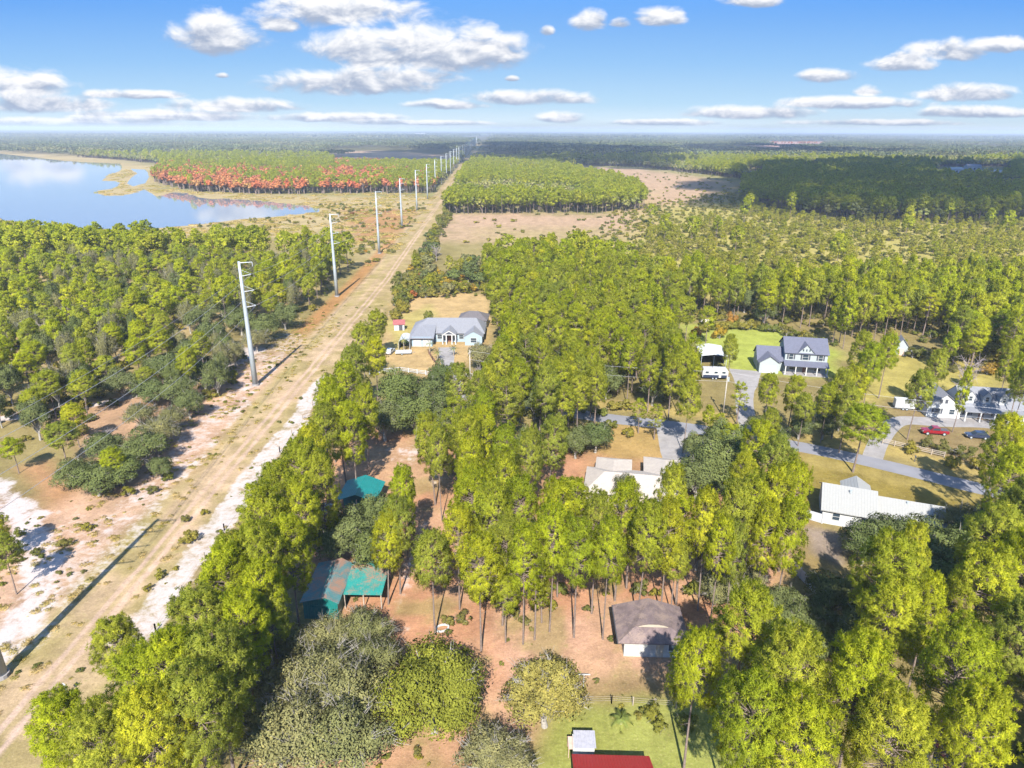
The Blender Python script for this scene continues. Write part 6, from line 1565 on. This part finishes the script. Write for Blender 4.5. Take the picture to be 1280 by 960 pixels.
# low scrub over the big yellow plain and fields
PT_s = []
xs, ys = jgrid(-300, 1300, 225, 1150, 6.0)
gpx, gpy = proj(xs, ys, 0.0)
ok = inany(gpx, gpy, YOUNGZ) | (inany(gpx, gpy, FARNONE[1:3]) & (rs.rand(len(xs)) < 0.10))
for i in np.where(ok & (abs(xs) < ys * 0.92 + 40) & (xs > corr_x(ys) + 10))[0]:
    if rs.rand() < 0.62 and not (ys[i] < 300 and gpy[i] > 386): PT_s.append((xs[i], ys[i], rs.uniform(0, 6.28), rs.uniform(.5, 1.4), rs.uniform(.4, .9), rs.randint(3)))
scatter('plain_scrub', 'low yellow green scrub dotting the open plain', PT_s, [jm_oak(490 + i, 2.4, 1.9, 5, 70, 0.8, M_BUSH, trunk_f=.05, twigs=0, low=.3) for i in range(3)])

# ------------------------------------------------------------------ the forest plain to the horizon, in patches of many small crowns
def patch(seed, size, n, cr, hh, nq):
    r_ = np.random.RandomState(seed)
    c = np.c_[r_.uniform(-size / 2, size / 2, (n, 2)), r_.uniform(.65, 1.0, n) * hh]
    d = rdir(r_, n * nq); d[:, 2] = abs(d[:, 2])
    cc = np.repeat(c, nq, 0)
    rad = np.repeat(r_.uniform(.7, 1.2, n) * cr, nq)[:, None]
    C = cc + d * rad * [1, 1, 0.9] - [0, 0, cr * 0.6]
    return leaves(r_, C, d, cr * 0.55, np.repeat(r_.uniform(0.1, .9, n), nq))
PA = [np_mesh('wood_patch', *patch(600 + i, 105, 130, 4.2, 15, 14), M_HORIZ) for i in range(4)]
PB = [np_mesh('wood_patch', *patch(620 + i, 420, 420, 11, 17, 10), M_HORIZ) for i in range(4)]
PT_A, PT_B = [], []
xs, ys = jgrid(-5200, 5200, 1700, 5200, 100)
k_ = (abs(xs) < ys * 0.9 + 150); gpx, gpy = proj(xs, ys, 0.0)
bn = fbm(xs / 700 + 2, ys / 900 + 4, 4)
for i in np.where(k_ & (abs(xs - corr_x(ys)) > 62) & ~inany(gpx, gpy, FARNONE) & ~inpoly(gpx, gpy, LAKE))[0]:
    if bn[i] < 0.36: continue
    PT_A.append((xs[i], ys[i], rs.uniform(0, 6.28), 1.0, rs.uniform(.8, 1.1), rs.randint(4)))
xs, ys = jgrid(-19000, 19000, 5200, 20000, 400)
k_ = (abs(xs) < ys * 0.9 + 400); bn = fbm(xs / 2500 + 2, ys / 1800 + 4, 4)
for i in np.where(k_ & (bn > 0.38) & (abs(xs - corr_x(ys) - 20) > 190))[0]: PT_B.append((xs[i], ys[i], rs.uniform(0, 6.28), 1.0, rs.uniform(.8, 1.2), rs.randint(4)))
scatter('forest_plain', 'flat forest plain running to the horizon', PT_A, PA)
scatter('horizon_forest', 'hazy forest along the horizon', PT_B, PB)

# ------------------------------------------------------------------ palms
def make_palm(seed, H, n=16, L=2.0):
    r_ = np.random.RandomState(seed); acc = Acc(); Vs, Ts = [], []
    acc.add(*tube_np([(0, 0, 0), (0.06, 0, H * .5), (0.02, 0, H)], [0.16, 0.13, 0.11], 7))
    for i in range(n):
        a = i * 2.4; e = R(75 - 85 * (i / n)); 
        for s in np.linspace(0.15, 1, 12):
            p = np.array([math.cos(a) * math.cos(e) * L * s, math.sin(a) * math.cos(e) * L * s, H + math.sin(e) * L * s - 0.55 * L * s * s * math.cos(e)])
            sd_ = np.array([-math.sin(a), math.cos(a), 0])
            for sg in (-1, 1):
                tip = p + sd_ * sg * 0.42 * (1.15 - s * .6) + np.array([math.cos(a), math.sin(a), -0.45]) * 0.25
                Vs += [p - np.array([math.cos(a), math.sin(a), 0]) * 0.05, p + np.array([math.cos(a), math.sin(a), 0]) * 0.06, tip]; Ts += [i / n] * 3
    V = np.array(Vs); F = np.arange(len(V)).reshape(-1, 3)
    Nn = unit(V - [0, 0, H - 0.6]); F = fix_wind(V, F, Nn)
    return wood_mesh('palm_trunk', acc.get(), M_WOOD), np_mesh('palm_crown', V, F, Nn, np.array(Ts), M_PALM)
for (px, py, H, L, lab) in ((505, 440, 3.6, 2.6, 'tallest palm by the garage doors of the grey roofed ranch house'), (537, 442, 3.0, 2.2, 'middle palm beside the drive of the grey roofed ranch house'), (547, 450, 2.2, 2.0, 'shortest palm beside the picket fence along the drive'),
                            (567, 445, 2.2, 1.8, 'small palm right of the drive before the pale blue wing'), (776, 905, 0.9, 1.3, 'small yellowing palm alone on the lawn behind the red roof'), (1002, 792, 2.2, 1.9, 'palm among dark shrubs below the pale panel fence')):
    t_, c_ = make_palm(int(px), H, L=L)
    r = thing('palm_tree', lab, 'palm tree', (*G(px, py), 0), 0, 'palms')
    link_obj('trunk', t_, r); link_obj('crown', c_, r)

# ------------------------------------------------------------------ haze, and the clouds overhead that shade the far woods
def haze_mat(density):
    m, t = new_mat('haze_air')
    pv = N(t, 'ShaderNodeVolumePrincipled')
    pv.inputs['Color'].default_value = (0.58, 0.67, 0.80, 1); pv.inputs['Density'].default_value = density; pv.inputs['Anisotropy'].default_value = 0.0
    o = N(t, 'ShaderNodeOutputMaterial'); link(t, pv.outputs[0], o.inputs['Volume'])
    m.cycles.homogeneous_volume = True
    return m
HAZE = True
if HAZE:
    tag(MB().box(-24000, 24000, -700, 28000, -1.5, 82).build('haze', haze_mat(0.00013)), 'thin pale haze over the plain', None, None, 'stuff')
def cloud_over(px_poly, alt, sp, rad, seed, label):
    """a cumulus whose shadow falls on the ground area seen at the photo's px_poly"""
    r_ = np.random.RandomState(seed)
    P = [tuple(G(x, y, 10)) for x, y in px_poly]
    A = np.array(P)
    xs, ys = np.meshgrid(np.arange(A[:, 0].min(), A[:, 0].max(), sp), np.arange(A[:, 1].min(), A[:, 1].max(), sp))
    xs = xs.ravel() + r_.uniform(-.4, .4, xs.size) * sp; ys = ys.ravel() + r_.uniform(-.4, .4, ys.size) * sp
    ins = inpoly(xs, ys, P)
    import bmesh
    bm = bmesh.new()
    for x, y in zip(xs[ins], ys[ins]):
        t = (alt - 10) / math.tan(SUN_EL)
        rr = rad * r_.uniform(0.45, 1.05)
        M = Matrix.Translation((x - math.sin(SUN_AZ) * t, y - math.cos(SUN_AZ) * t, alt + r_.uniform(0, rr * .6))) @ Matrix.Diagonal((rr, rr, rr * .7, 1))
        bmesh.ops.create_icosphere(bm, subdivisions=2, radius=1.0, matrix=M)
    for v in bm.verts: v.co.z = max(v.co.z, alt - rad * .15)
    me = bpy.data.meshes.new('cloud'); bm.to_mesh(me); bm.free()
    me.polygons.foreach_set('use_smooth', [True] * len(me.polygons)); me.materials.append(M_CLOUD)
    tag(link_obj('cloud', me), label, None, None, 'structure')
cloud_over([(880, 224), (960, 204), (1100, 200), (1500, 200), (1600, 262), (1250, 266), (1060, 258), (960, 254), (900, 246)], 700, 40, 44, 1, 'broad flat cumulus overhead')
cloud_over([(400, 189), (540, 181), (620, 178), (830, 184), (850, 205), (700, 206), (600, 199), (520, 196), (420, 193)], 1000, 70, 66, 2, 'long cumulus overhead')
cloud_over([(850, 181), (940, 179), (1060, 186), (1200, 187), (1060, 191), (860, 190)], 1000, 90, 80, 3, 'small cumulus overhead')
